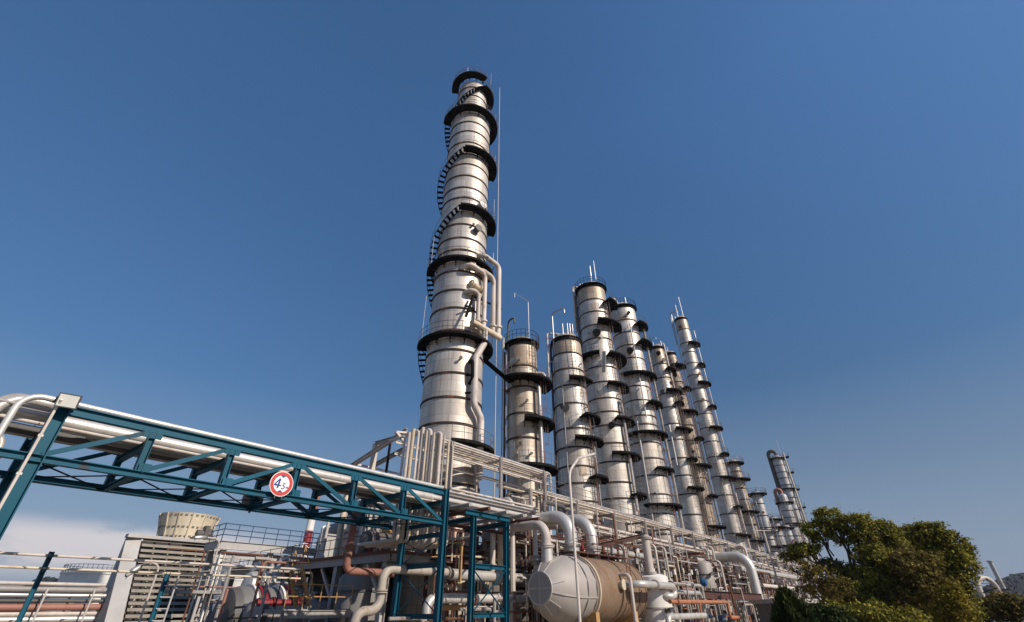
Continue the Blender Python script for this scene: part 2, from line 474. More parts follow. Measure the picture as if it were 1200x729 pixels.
CLOUD = N.new('ShaderNodeMix'); CLOUD.data_type = 'RGBA'
L.new(cl, CLOUD.inputs[0]); L.new(hz.outputs[2], CLOUD.inputs[6])
CLOUD.inputs[7].default_value = (8.8, 7.9, 7.7, 1)
L.new(CLOUD.outputs[2], bg.inputs['Color'])
bg.inputs['Strength'].default_value = .1
sl = bpy.data.lights.new('sun', 'SUN'); sl.energy = 4.7; sl.angle = radians(.5); sl.color = (1, .905, .79)
so = bpy.data.objects.new('sun', sl); COL.objects.link(so)
so.rotation_euler = sd.to_track_quat('Z', 'Y').to_euler()
so.location = (0, -30, 60)
VS = SC.view_settings
VS.view_transform = 'Standard'; VS.look = 'None'; VS.exposure = 0; VS.gamma = 1; VS.use_curve_mapping = False

# ------------------------------------------------------------------ ground, road, hills
m, nt, N, L, B = nodes('gravel_ground')
tc = N.new('ShaderNodeTexCoord')
n1 = N.new('ShaderNodeTexNoise'); n1.inputs['Scale'].default_value = .2; n1.inputs['Detail'].default_value = 10; n1.inputs['Roughness'].default_value = .7
L.new(tc.outputs['Object'], n1.inputs['Vector'])
L.new(mixc(N, L, n1.outputs[0], (.20, .17, .13), (.40, .345, .27)), B.inputs['Base Color']); B.inputs['Roughness'].default_value = .95
M['ground'] = m
m, nt, N, L, B = nodes('asphalt')
tc = N.new('ShaderNodeTexCoord')
n1 = N.new('ShaderNodeTexNoise'); n1.inputs['Scale'].default_value = 3; n1.inputs['Detail'].default_value = 10; n1.inputs['Roughness'].default_value = .8
L.new(tc.outputs['Object'], n1.inputs['Vector'])
L.new(mixc(N, L, n1.outputs[0], (.035, .035, .036), (.075, .072, .07)), B.inputs['Base Color']); B.inputs['Roughness'].default_value = .9
M['asphalt'] = m
m, nt, N, L, B = nodes('wooded_hillside')
tc = N.new('ShaderNodeTexCoord')
n1 = N.new('ShaderNodeTexNoise'); n1.inputs['Scale'].default_value = .05; n1.inputs['Detail'].default_value = 10; n1.inputs['Roughness'].default_value = .75
L.new(tc.outputs['Object'], n1.inputs['Vector'])
L.new(mixc(N, L, n1.outputs[0], (.006, .009, .009), (.016, .019, .016)), B.inputs['Base Color']); B.inputs['Roughness'].default_value = .95
M['hill'] = m

b = MB(); b.add([(-1300, -1300, 0), (1300, -1300, 0), (1300, 1300, 0), (-1300, 1300, 0)], [(0, 1, 2, 3)])
tag(obj('ground', b, M['ground']), kind='structure')
b = MB(); b.box(3.2, -60, -.05, 14.6, 150, .008)
b.box(-260, -9, -.05, 3.198, -1.5, .008); b.box(14.602, -9, -.05, 300, -1.5, .008)
tag(obj('road', b, M['asphalt']), kind='structure')
b = MB()
for x0, x1 in ((3.0, 3.198), (14.602, 14.8)): b.box(x0, -1.3, -.05, x1, 150, .13)
tag(obj('kerb', b, M['concrete']), kind='structure')
b = MB()
for k in range(40): b.box(8.82, 2 + k * 3.6, .008, 8.98, 3.9 + k * 3.6, .012)
tag(obj('road_marking', b, M['signwhite']), kind='structure')

def ridge(name, pts, dist, depth, seed):
    """a wooded ridge: crest given by picture points, real height at its distance, sloping to the ground on both sides"""
    rnd = random.Random(seed)
    crest = []
    for i in range(len(pts) - 1):
        (x0, y0), (x1, y1) = pts[i], pts[i + 1]
        for k in range(14):
            t = k / 14
            crest.append(atd(x0 + (x1 - x0) * t, y0 + (y1 - y0) * t, dist))
    crest.append(atd(*pts[-1], dist))
    b = MB(); vs = []; fs = []
    R = 13
    for c in crest:
        d = Vector((c.x, c.y, 0)).normalized()
        for j in range(R):
            u = j / (R - 1) * 2 - 1
            h = c.z * (1 - abs(u) ** 1.25) * (1 + rnd.uniform(-.02, .02)) - .5
            p = Vector((c.x, c.y, 0)) + d * u * depth
            vs.append((p.x + rnd.uniform(-4, 4), p.y + rnd.uniform(-4, 4), h))
    for i in range(len(crest) - 1):
        for j in range(R - 1):
            k = i * R + j
            fs.append((k, k + 1, k + R + 1, k + R))
    b.add(vs, fs)
    tag(obj(name, b, M['hill']), kind='structure')
ridge('hills', [(-160, 690), (-60, 694), (20, 689), (40, 680), (58, 675), (70, 679), (90, 674), (115, 667), (170, 671), (230, 680), (300, 690), (380, 700)], 1000, 240, 3)
ridge('wooded_hill', [(1085, 706), (1120, 700), (1150, 690), (1165, 682), (1180, 674), (1195, 671), (1230, 670), (1290, 664), (1360, 672), (1450, 690), (1520, 704)], 800, 170, 5)

# ------------------------------------------------------------------ the teal truss bridge over the road
YF, YR, ZB, ZT = 17.83, 20.85, 5.0, 6.62
NX = [1.45, 3.77, 6.2, 8.68, 11.25, 13.86, 16.34]
br = thing('pipe_bridge', 'teal steel truss bridge carrying pipes over the road, with a round height sign on it', 'truss bridge', (8.9, 19.3, 0))
T = M['teal']
def part(name, parent, mat, fn):
    b = MB(); fn(b)
    return obj(name, b, mat, parent)
for Y in (YF, YR):
    part('top_chord', br, T, lambda b: b.hbeam((1.45, Y, ZT - .14), (16.34, Y, ZT - .14), .2, .26))
    part('bottom_chord', br, T, lambda b: b.hbeam((-5, Y, ZB + .1), (16.34, Y, ZB + .1), .2, .2))
    # posts: two heavy ones at the near end, two slimmer at the far end
    part('post', br, T, lambda b: (b.hbeam((1.45, Y, 0), (1.45, Y, ZT), .36, .36, EX, .03), b.box(1.1, Y - .35, 0, 1.8, Y + .35, .06)))
    part('post', br, T, lambda b: (b.hbeam((16.48, Y, 0), (16.48, Y, ZT + .05), .26, .26, EX, .025), b.box(16.2, Y - .28, 0, 16.76, Y + .28, .05)))
    for i in range(1, 6):
        part('upright', br, T, lambda b: b.hbeam((NX[i], Y, ZB + .2), (NX[i], Y, ZT - .27), .24, .2, EX, .02))
    for i in range(6):
        a, c = NX[i], NX[i + 1]
        p, q = ((a + .1, Y - .06, ZB + .2), (c - .1, Y - .06, ZT - .27)) if i < 3 else ((a + .1, Y - .06, ZT - .27), (c - .1, Y - .06, ZB + .2))
        part('diagonal', br, T, lambda b: (b.bar(p, q, .012, .14), b.bar(Vector(p) + Vector((0, .035, -.06)), Vector(q) + Vector((0, .035, -.06)), .07, .012)))
    for i in range(1, 6):                           # gusset plates at the nodes
        x = NX[i]
        y = Y - .125
        part('gusset_plate', br, T, lambda b: b.box(x - .02, y + .03, ZB + .2, x + .3, y + .045, ZB + .42))
        part('gusset_plate', br, T, lambda b: b.box(x - .26, y + .03, ZT - .45, x + .26, y + .045, ZT - .27))
for i in range(7):
    x = NX[i]
    part('cross_beam', br, T, lambda b: b.hbeam((x, YF + .11, ZB + .09), (x, YR - .11, ZB + .09), .14, .16))
    part('cross_beam', br, T, lambda b: b.hbeam((x, YF + .11, 6.03), (x, YR - .11, 6.03), .16, .2))
    if i < 6:
        x1 = NX[i + 1]
        part('tie_rod', br, M['dark'], lambda b: (b.tube([(x + .1, YF + .12, ZB + .03), (x1 - .1, YR - .12, ZB + .03)], .022, 6), b.tube([(x + .1, YR - .12, ZB + .06), (x1 - .1, YF + .12, ZB + .06)], .022, 6)))
# far portal: rungs and cross bracing between the two slim posts
for z in (1.35, 3.35, 4.62):
    part('portal_beam', br, T, lambda b: b.hbeam((16.48, YF + .14, z), (16.48, YR - .14, z), .14, .2))
for z0, z1 in ((1.5, 3.2), (3.5, 4.5)):
    part('portal_brace', br, T, lambda b: (b.bar((16.44, YF + .14, z0), (16.44, YR - .14, z1), .08, .02), b.bar((16.52, YF + .14, z1), (16.52, YR - .14, z0), .08, .02)))
for z in (3.9,):
    part('portal_beam', br, T, lambda b: b.hbeam((1.45, YF + .19, z), (1.45, YR - .19, z), .16, .22))

# floodlight on the heavy post
fl = thing('floodlight', 'square pale floodlight on top of the heavy teal bridge post', 'floodlight', (1.43, 17.5, 6.55))
part('bracket', fl, M['dgrey'], lambda b: (b.bar((1.2, 17.66, 6.6), (1.2, 17.4, 6.68), .04), b.bar((1.68, 17.66, 6.6), (1.68, 17.4, 6.68), .04), b.bar((1.16, 17.66, 6.58), (1.72, 17.66, 6.58), .05)))
dn = Vector((-.2, -.85, -.30)).normalized()
sx_ = dn.cross(EZ).normalized(); sz_ = sx_.cross(dn).normalized()
fc = Vector((1.44, 17.36, 6.6))
def housing(b):
    b.prism(fc - dn * .07, sx_ * .24, sz_ * .19, dn * .065)
    for s_ in (-1, 1):
        b.prism(fc + sz_ * s_ * .178, sx_ * .24, sz_ * .012, dn * .01); b.prism(fc + sx_ * s_ * .228, sx_ * .012, sz_ * .166, dn * .01)
    for k in range(-2, 3): b.prism(fc - dn * .155 + sx_ * k * .08, sx_ * .01, sz_ * .15, dn * .02)
part('housing', fl, M['dgrey'], housing)
part('lens', fl, M['lens'], lambda b: b.prism(fc + dn * .003, sx_ * .213, sz_ * .163, dn * .005))

b = MB(); b.tube([(1.3, 17.6, 0), (1.3, 17.6, 6.35), (1.3, 17.36, 6.6)], .035, 8)
for z in (1, 2.2, 3.4, 4.6, 5.6): b.box(1.25, 17.575, z, 1.36, 17.66, z + .06)
solo('conduit', b, M['white'], 'thin pale conduit clipped up the face of the heavy teal bridge post', 'conduit')

# height limit sign
sg = thing('height_limit_sign', 'round red-rimmed 4.5 m height limit sign on the truss bridge', 'road sign', (8.12, 17.62, 5.1))
so_ = Vector((8.12, 17.62, 5.5))
FY = (EX, EZ, -EY)
part('disc', sg, M['signwhite'], lambda b: b.lathe(so_, [(.435, 0), (.435, .02)], 48, FY))
part('red_ring', sg, M['signred'], lambda b: b.lathe(so_, [(.295, .021), (.295, .026), (.41, .026), (.41, .021)], 48, FY, cap=False))
def tri(b, s):
    p = [(-.105, s * .288), (.105, s * .288), (0, s * .212)]
    y0, y1 = 17.62 - .021, 17.62 - .027
    vs = [(8.12 + a, y, 5.5 + c) for y in (y0, y1) for a, c in p]
    f = [(0, 1, 2), (5, 4, 3), (0, 3, 4, 1), (1, 4, 5, 2), (2, 5, 3, 0)]
    b.add(vs, f if s > 0 else [tuple(reversed(q)) for q in f])
part('arrow', sg, M['signblue'], lambda b: tri(b, 1))
part('arrow', sg, M['signblue'], lambda b: tri(b, -1))
def lettering(txt, x, z, size, mat, parent, shear=0., off=0.):
    cu = bpy.data.curves.new('lettering', 'FONT')
    cu.body = txt; cu.size = size; cu.extrude = .004; cu.shear = shear; cu.offset = off; cu.align_x = 'CENTER'; cu.align_y = 'CENTER'
    cu.materials.append(mat)
    o = bpy.data.objects.new('lettering', cu); COL.objects.link(o)
    bpy.context.view_layer.update()
    me = bpy.data.meshes.new_from_object(o.evaluated_get(bpy.context.evaluated_depsgraph_get()))
    bpy.data.objects.remove(o)
    me.transform(Matrix.Rotation(pi / 2, 4, 'X'))
    me.name = 'lettering'
    o = bpy.data.objects.new('lettering', me); COL.objects.link(o)
    o.parent = parent
    o.location = Vector((x, 17.62 - .026, z)) - ORG[parent.name]
    return o
def four(b):
    y = 17.62 - .026
    P_ = [(.03, .155), (-.125, -.055), (.11, -.055)]
    b.bar((7.99 + .04, y, 5.505 + .165), (7.99 - .115, y, 5.505 - .05), .008, .045, EX)
    b.bar((7.99 - .14, y - .001, 5.505 - .065), (7.99 + .085, y - .001, 5.505 - .065), .008, .05)
    b.bar((7.99 + .045, y - .002, 5.505 + .165), (7.99 + .005, y - .002, 5.505 - .165), .058, .008, EY)
part('lettering', sg, M['signblue'], four)
lettering('.', 8.10, 5.50, .26, M['signblue'], sg, 0, .004)
lettering('5', 8.20, 5.42, .30, M['signblue'], sg, .1, .0)
lettering('m', 8.345, 5.41, .12, M['signblue'], sg, 0, .003)
part('bracket', sg, M['dgrey'], lambda b: (b.bar((8.0, 17.64, 5.0), (8.0, 17.64, 5.9), .04, .03, EY), b.bar((8.26, 17.64, 5.0), (8.26, 17.64, 5.9), .04, .03, EY),
      b.bar((7.95, 17.68, 5.12), (8.35, 17.68, 5.12), .04)))
s2 = at(296, 586, 21.1)
sg2 = thing('road_sign', 'blank grey back of a round sign facing away on the far truss', 'road sign', (s2.x, 21.1, s2.z - .45))
part('disc', sg2, M['signback'], lambda b: b.lathe(s2, [(.43, 0), (.43, .02)], 40, FY))
part('bracket', sg2, M['dark'], lambda b: (b.bar((s2.x - .02, 21.04, s2.z - .5), (s2.x - .02, 21.04, s2.z + .5), .07, .05, EY), b.bar((s2.x - .32, 21.055, s2.z + .1), (s2.x + .32, 21.055, s2.z + .1), .03, .03, EY)))

def pipe(name, label, pts, r, mat, group=None, n=10, bend=None, flange=(), cat='pipe', bands=0., loc=None):
    """one pipe; flange pairs are parts. bands: spacing of jacket seams along straight runs"""
    b = MB(); b.tube(pts, r, n, bend)
    P = [Vector(p) for p in pts]
    if bands:
        for i in range(len(P) - 1):
            d = P[i + 1] - P[i]
            for k in range(1, int(d.length / bands)):
                b.ring(P[i] + d.normalized() * k * bands, d, r * 1.06, .06, n)
    mats = M[mat] if isinstance(mat, str) else mat
    if not flange:
        return solo(name, b, mats, label, cat, group, loc=(P[0] if loc is None else loc))
    t = thing(name, label, cat, P[0], group)
    obj('run', b, mats, t)
    for seg, f in flange:
        p = P[seg].lerp(P[seg + 1], f)
        d = P[seg + 1] - P[seg]
        part('flange', t, mats, lambda q: (q.ring(p - d.normalized() * .045, d, r * 1.5, .05, 16), q.ring(p + d.normalized() * .045, d, r * 1.5, .05, 16)))
    return t

# pipes lying on the bridge
pipe('pipe', 'silver drop pipe nearest the heavy post, bending onto the outer top edge of the bridge', [(.55, 18.02, 0), (.55, 18.02, 6.74), (16.4, 18.02, 6.74)], .085, 'silver', bend=.45)
pipe('pipe', 'fat white jacketed pipe along the inside of the teal bridge', [(-8, 19.05, 6.45), (26.4, 19.05, 6.45)], .19, 'silver', bands=2.4)
pipe('pipe', 'middle silver drop pipe beside the heavy bridge post, fatter than its neighbours', [(.2, 18.5, 0), (.2, 18.5, 6.72), (1.6, 18.5, 6.72), (1.6, 19.5, 6.4), (23, 19.5, 6.4)], .14, 'silver', bend=.6)
pipe('pipe', 'dull grey drop pipe behind the silver ones, turning onto the bridge', [(.15, 18.9, 0), (.15, 18.9, 6.85), (2.4, 18.9, 6.85), (2.4, 19.84, 6.33), (24, 19.84, 6.33)], .12, 'grey', bend=.5)
pipe('pipe', 'thin grey drop pipe at the far side of the bridge post bundle', [(.45, 19.65, 0), (.45, 19.65, 6.75), (25, 19.65, 6.75)], .07, 'grey', bend=.4)
pipe('pipe', 'slim off-white pipe running low in front of the fat jacketed one inside the bridge', [(-8, 18.7, 6.2), (26, 18.7, 6.2)], .06, 'white')
pipe('pipe', 'slim grey pipe between the fat jacketed one and the bridge top chord', [(-8, 18.4, 6.52), (25, 18.4, 6.52)], .05, 'grey')
pipe('pipe', 'dark pipe in the middle of the teal bridge deck', [(-8, 20.15, 6.30), (25.4, 20.15, 6.30)], .15, 'dgrey')
pipe('pipe', 'off-white pipe along the far inner side of the teal bridge', [(-8, 20.5, 6.28), (26, 20.5, 6.28)], .12, 'white')
pipe('pipe', 'thin white pipe crossing at mid height left of the heavy post, above the lower chord', [(-9, 20.3, 5.72), (.9, 20.3, 5.72), (.9, 20.3, 0)], .06, 'white')
pipe('pipe', 'white pipe crossing under the bridge pipes toward the drop bundle', [(-9, 19.1, 5.86), (.75, 19.1, 5.86), (.75, 19.1, 0)], .085, 'silver', bend=.4)

# ------------------------------------------------------------------ teal trestle right of the bridge
tr = thing('pipe_trestle', 'teal braced steel trestle standing under the pipe bundle right of the truss bridge', 'pipe support', (19.8, 17.8, 0))
for x in (18.5, 21.1):
    part('post', tr, T, lambda b: (b.hbeam((x, 17.8, 0), (x, 17.8, 5.66), .24, .24, EX, .022), b.box(x - .25, 17.55, 0, x + .25, 18.05, .05)))
part('head_beam', tr, T, lambda b: b.hbeam((17.9, 17.8, 5.78), (21.4, 17.8, 5.78), .22, .24))
part('cross_beam', tr, T, lambda b: b.hbeam((18.62, 17.8, 3.4), (20.98, 17.8, 3.4), .18, .2))
part('cross_beam', tr, T, lambda b: b.hbeam((18.62, 17.8, 1.36), (20.98, 17.8, 1.36), .18, .2))
part('brace', tr, T, lambda b: b.bar((18.62, 17.76, 1.5), (20.98, 17.76, 3.28), .09, .02, EZ))
part('brace', tr, T, lambda b: b.bar((18.62, 17.84, 3.28), (20.98, 17.84, 1.5), .09, .02, EZ))
for x in (18.5, 21.1):
    part('back_beam', tr, T, lambda b: b.hbeam((x, 17.93, 5.5), (x, 21.0, 5.5), .16, .2))

# bundle of thin pipes carried on from the bridge
for k in range(9):
    y = 17.75 + k * .34
    z = 6.62 + (.1 if k % 3 == 0 else 0)
    xe = 24.2 + .32 * k
    pipe('pipe', ['thin white pipe', 'slim grey pipe', 'slim off-white pipe'][k % 3] + ' in the bundle leaving the bridge toward the long pipe rack', [(16.7, y, z), (xe, y, z), (xe, 21.3, z)],
         [.06, .085, .05][k % 3], ['white', 'silver', 'white'][k % 3], group='thin bundle pipes between bridge and rack', bend=.25)
for k in range(5):
    x = 17.6 + k * 1.45
    pipe('pipe', 'brown-grey pipe crossing beneath the bundle beside the teal trestle', [(x, 17.2, 6.02), (x, 23.4, 6.02)], .1, ['grey', 'rust', 'grey'][k % 3], group='cross pipes under the bundle')
# ------------------------------------------------------------------ distillation columns
YC = 26.0
def rail_mesh(b, o, r, a0, a1, z, h=1.05, t=.022, step=14):
    n = max(2, int((a1 - a0) / step))
    A = [radians(a0 + (a1 - a0) * i / n) for i in range(n + 1)]
    for zz in (z + h, z + h * .52):
        b.tube([(o.x + cos(a) * r, o.y + sin(a) * r, zz) for a in A], t, 5, bend=0)
    for a in A:
        b.tube([(o.x + cos(a) * r, o.y + sin(a) * r, z), (o.x + cos(a) * r, o.y + sin(a) * r, z + h)], t, 5)
class Column:
    def __init__(s, name, label, X, group=None, Y=YC, cat='distillation column'):
        s.o = Vector((X, Y, 0))
        s.face = degrees(atan2(-s.o.y, -s.o.x))           # direction that looks at the camera
        s.t = thing(name, label, cat, s.o, group)
    def dirv(s, phi):
        a = radians(s.face + phi)
        return Vector((cos(a), sin(a), 0))
    def zf(s, y, r, phi=0):                               # height of the point at radius r seen on picture row y
        return slide(s.o + s.dirv(phi) * r, EZ, 'y', y).z
    def shell(s, secs, bands, mats, z0=0., name='shell', bw=.16, capm=2, ztan=None):
        """secs: (z, r) break points from the bottom up; bands: heights of girth bands"""
        def R(z):
            for (za, ra), (zb, rb) in zip(secs, secs[1:]):
                if z <= zb: return ra + (rb - ra) * (z - za) / max(zb - za, 1e-6)
            return secs[-1][1]
        ev = [(z, 's', r) for z, r in secs] + [(z, 'b', 0) for z in bands if secs[0][0] + .3 < z < secs[-1][0] - .2]
        ev.sort(key=lambda e: e[0])
        prof = []
        def mi(z): return capm if ztan and z >= ztan else 0
        for z, k, r in ev:
            if k == 's': prof.append((r, z, mi(z)))
            else:
                r = R(z)
                prof += [(r, z - bw / 2, 1), (r + .07, z - bw / 2, 1), (r + .07, z + bw / 2, 1), (r, z + bw / 2, mi(z))]
        b = MB(); b.lathe(s.o, prof, 56, m=0)
        top = secs[-1]
        s.R, s.top = R, top
        s.shellobj = obj(name, b, mats, s.t)
        b = MB(); b.lathe(s.o, [(top[1] - .02, top[0] - .02), (top[1] * .75, top[0] + top[1] * .3), (top[1] * .35, top[0] + top[1] * .45), (0, top[0] + top[1] * .5)], 32)
        obj('head', b, mats[0], s.t)
    def plat(s, z, a0, a1, w=1.15, rails=True, name='platform', r=None):
        r = r or s.R(z)
        b = MB()
        A0, A1 = s.face + a0, s.face + a1
        b.sector(s.o, r + .05, r + w, A0, A1, z - .08, z, step=7)
        b.sector(s.o, r + w - .02, r + w + .02, A0, A1, z - .14, z + .08, step=7)       # channel edge and kick plate
        n = max(2, int((a1 - a0) / 26))
        for i in range(n + 1):                                                        # bracket arms
            d = s.dirv(a0 + 1 + (a1 - a0 - 2) * i / n)
            b.bar(s.o + d * (r + .02) + EZ * (z - .17), s.o + d * (r + w - .05) + EZ * (z - .17), .09, .14)
            b.bar(s.o + d * (r + .02) + EZ * (z - .6), s.o + d * (r + w * .5) + EZ * (z - .24), .06)
        p = obj(name, b, M['dark'], s.t)
        if rails:
            b = MB(); rail_mesh(b, s.o, r + w - .03, A0 + .6, A1 - .6, z + .02)
            obj('handrail', b, M['rail'], p)
        return p
    def ladder(s, phi, z0, z1, off=.3, m='rail'):
        d = s.dirv(phi); t = Vector((-d.y, d.x, 0))
        b = MB()
        k = s.o + d * (s.R((z0 + z1) / 2) + off)
        for q in (-.22, .22): b.bar(k + t * q + EZ * z0, k + t * q + EZ * z1, .05, .03)
        n = int((z1 - z0) / .4)
        for i in range(n): b.bar(k - t * .22 + EZ * (z0 + .2 + i * .4), k + t * .22 + EZ * (z0 + .2 + i * .4), .03)
        for i in range(int((z1 - z0 - 2.4) / 1.1)):        # safety hoops
            z = z0 + 2.4 + i * 1.1
            b.tube([k + t * (.33 * cos(a)) + d * (.62 * sin(a)) + EZ * z for a in [pi * j / 6 for j in range(7)]], .018, 4, bend=0)
        for q in (-.5, 0, .5): b.tube([k + t * (.33 * sin(q * 2)) + d * (.62 * cos(q * 1.4)) + EZ * (z0 + 2.3), k + t * (.33 * sin(q * 2)) + d * (.62 * cos(q * 1.4)) + EZ * z1], .015, 4)
        return obj('ladder', b, M[m], s.t)
    def riser(s, phi, z0, z1, r=.12, off=.25, m='white', top=None, name='riser_pipe'):
        d = s.dirv(phi)
        k = s.o + d * (s.R(z1) + off + r)
        k0 = s.o + d * (s.R(z0) + off + r)
        pts = [k0 + EZ * z0, k + EZ * z1]
        if top == 'in': pts.append(s.o + d * (s.R(z1) * .3) + EZ * z1)
        if top == 'hook':
            pts += [k + d * .9 + EZ * (z1), k + d * .9 + EZ * (z1 - .8)]
        b = MB(); b.tube(pts, r, 10, bend=r * 3)
        for i in range(int((z1 - z0) / 4)):
            z = z0 + 2 + i * 4
            b.bar(k0.lerp(k, (z - z0) / (z1 - z0)) * 1 + EZ * 0 if False else Vector((k.x, k.y, z)), s.o + d * (s.R(z) - .03) + EZ * z, .07)
        return obj(name, b, M[m], s.t)
    def manhole(s, phi, z, rr=.32, ln=.45, m='dark'):
        d = s.dirv(phi)
        b = MB()
        c = s.o + d * (s.R(z) - .05) + EZ * z
        u = Vector((-d.y, d.x, 0))
        b.lathe(c, [(rr, 0), (rr, ln), (rr * 1.3, ln), (rr * 1.3, ln + .1)], 20, (u, EZ, d))
        return obj('manhole', b, M[m], s.t)
    def nozzle(s, phi, z, rr=.08, ln=.35, m='dgrey'):
        d = s.dirv(phi); u = Vector((-d.y, d.x, 0))
        b = MB()
        b.lathe(s.o + d * (s.R(z) - .03) + EZ * z, [(rr, 0), (rr, ln), (rr * 1.8, ln), (rr * 1.8, ln + .06)], 12, (u, EZ, d))
        return obj('nozzle', b, M[m], s.t)
    def mast(s, phi, rr, z0, h, r=.035, m='galv', name='vent_mast'):
        d = s.dirv(phi)
        b = MB(); b.tube([s.o + d * rr + EZ * z0, s.o + d * rr + EZ * (z0 + h)], r, 6)
        return obj(name, b, M[m], s.t)
    def toprim(s, w=.35, rails=True, z=None):
        z = z or s.top[0] - .15
        r = s.R(z)
        b = MB(); b.sector(s.o, r + .01, r + w, 0, 360, z - .1, z, step=8)
        b.sector(s.o, r + .01, r + .1, 0, 360, z - .5, z - .102, step=8)
        p = obj('top_platform', b, M['dark'], s.t)
        if rails:
            b = MB(); rail_mesh(b, s.o, r + w - .03, 0, 360, z)
            obj('handrail', b, M['dark'], p)
    def topgear(s, k=5, seed=0, hmax=2.2):
        rnd = random.Random(seed)
        z, r = s.top
        for i in range(k):
            a = rnd.uniform(-110, 110)
            s.mast(a, r * rnd.uniform(.6, .95), z - .1, rnd.uniform(.6, 1.7), rnd.choice([.035, .05, .07]), rnd.choice(['galv', 'rail', 'galv']), 'top_nozzle')
    def hoop(s, phi, h, reach, r=.06, m='galv', dz=-1.2):
        """vent line that climbs off the top, turns and drops"""
        d = s.dirv(phi); z, rr = s.top
        p = s.o + d * rr * 1.05
        q = p + s.dirv(phi + 110) * reach
        b = MB(); b.tube([p + EZ * (z - 2.2), p + EZ * (z + h), q + EZ * (z + h), q + EZ * (z + h + dz)], r, 8, bend=.5 if r > .05 else .08)
        return obj('vent_pipe', b, M[m], s.t)

def flight(c, a0, z0, a1, z1, r0, r1):
    """spiral stair flight: open treads on two curved stringers, handrail outside"""
    n = max(6, int(abs(z1 - z0) / .40))
    b = MB(); st = [[], []]; hr = []
    for i in range(n + 1):
        t = i / n
        a = a0 + (a1 - a0) * t; z = z0 + (z1 - z0) * t
        d = c.dirv(a); u = Vector((-d.y, d.x, 0))
        if i % 2 == 0 or True:
            b.prism(c.o + d * (r0 + r1) / 2 + EZ * z, d * (r1 - r0) / 2, u * .14, EZ * .035)
        st[0].append(c.o + d * r1 + EZ * z); st[1].append(c.o + d * (r0 + .02) + EZ * z); hr.append(c.o + d * (r1 + .01) + EZ * (z + 1.0))
    for s in st:
        for p, q in zip(s, s[1:]): b.bar(p, q, .03, .09)
    o = obj('spiral_stair', b, M['dark'], c.t)
    b = MB(); b.tube(hr, .022, 5, bend=0)
    for p, q in list(zip(st[0], hr))[::3]: b.tube([p, q], .018, 4)
    obj('handrail', b, M['rail'], o)

def spaced(z0, z1, d):
    n = int((z1 - z0) / d)
    return [z0 + i * d for i in range(n + 1)]

# --- the tallest column, with spiral stairs
c = Column('distillation_tower', 'tallest silver column with black spiral stairs winding round it, nearest the bridge', 24.0)
z2 = c.zf(122, 3.33); zt = c.zf(93, 2.1)
c.shell([(0, 2.45), (6.4, 2.45), (6.4, 2.42), (z2, 2.38), (z2 + .01, 1.86), (zt, 1.84)],
        [c.zf(y, 2.45) for y in (584, 566, 495, 464.5, 436, 409, 386, 360, 339, 317, 292, 278, 262, 231, 219, 205, 191.5, 180, 166, 153, 142)] + [z2 + .5, z2 + 2.3, z2 + 4.2, z2 + 6],
        [M['clad'], M['band'], M['clad']])
z3, z4, z5, z6 = c.zf(170, 3.37, 0), c.zf(238, 3.37, 0), c.zf(299, 3.2), c.zf(388, 3.27)
z7 = c.zf(514, 3.5, 0); z1a = c.zf(83.5, 2.8); z1b = c.zf(97, 2.8, 25)
c.plat(z1a, -100, 38, .95); c.plat(z1b, 34, 112, .95)
c.plat(z2, -84, 150, .95, r=2.38); c.plat(z3, -8, 112, .95); c.plat(z4, -8, 106, .95)
c.plat(z5, -92, 95, .8); c.plat(z6, -92, 150, .85); c.plat(z7, 2, 122, 1.1)
flight(c, -88, z2 + .1, 34, z1b, 2.0, 2.6)
flight(c, -205, z3, -86, z2, 2.5, 3.15)
flight(c, -190, z4, -10, z3, 2.5, 3.15)
flight(c, -128, z5 - .2, -10, z4, 2.5, 3.15)
flight(c, -200, z6, -93, z5, 2.52, 3.2)
flight(c, -205, z6 - 8.0, -93, z6, 2.52, 3.2)
for a, y in ((-60, 318), (10, 420), (-20, 180), (20, 262)): c.nozzle(a, c.zf(y, 2.5))
c.mast(-30, 1.8, zt - 1, 4.6, .06); c.mast(0, 1.7, zt - .5, 3.0, .05); c.mast(60, 2.6, z1a, 2.6, .03)
for a, z, h in ((95, z2, 3.8), (95, z3, 3.4), (92, z4, 4.6), (-62, z5, 4.2), (-66, z6, 4.6), (88, z5, 3.2)): c.mast(a, 3.15, z, h, .022, name='stanchion')
c.manhole(38, z4 + 1.2, .35, .5, 'galv'); c.manhole(30, z5 + 4.2, .3, .5, 'dgrey')
# condenser pipework hung on its upper right side
def hung(name, pts, r, m='white', bend=None, fl=()):
    b = MB(); b.tube(pts, r, 12, bend)
    for i, f in fl:
        p, q = Vector(pts[i]), Vector(pts[i + 1])
        b.ring(p.lerp(q, f), q - p, r * 1.5, .16, 14)
    return obj(name, b, M[m], c.t)
YP = 23.1
hd = path(at(553, 377, YP), ('x', 586))
hung('header_pipe', hd, .27, 'cream')
zh = hd[0].z
for xt, yt, xl, r in ((560.5, 344, 553, .19), (567.5, 321, 551, .21), (578, 326, 563, .23), (584.5, 312, 565, .24)):
    foot = path(at(xt, 372, YP), ('ZZ', zh))[-1]
    foot = Vector((at(xt - .4, 370, YP).x, YP, zh))
    top = slide(foot, EZ, 'y', yt)
    back = slide(top, EX, 'x', xl)
    ins = Vector((back.x, 24.2, back.z))
    hung('riser_pipe', [foot, top, back, ins] if xt != 584.5 else [foot, top, back, Vector((back.x, back.y + 1.2, back.z))], r, 'white', bend=.55, fl=((0, .12),))
for (xa, ya, xb) in ((550.5, 309, 576), (551, 331, 566), (550, 341, 563)):
    hung('branch_pipe', path(at(xa, ya, 23.5), ('x', xb)), .24, 'cream', fl=((0, .12), (0, .75)))
p0 = Vector((at(568, 390, YP).x, YP, zh))
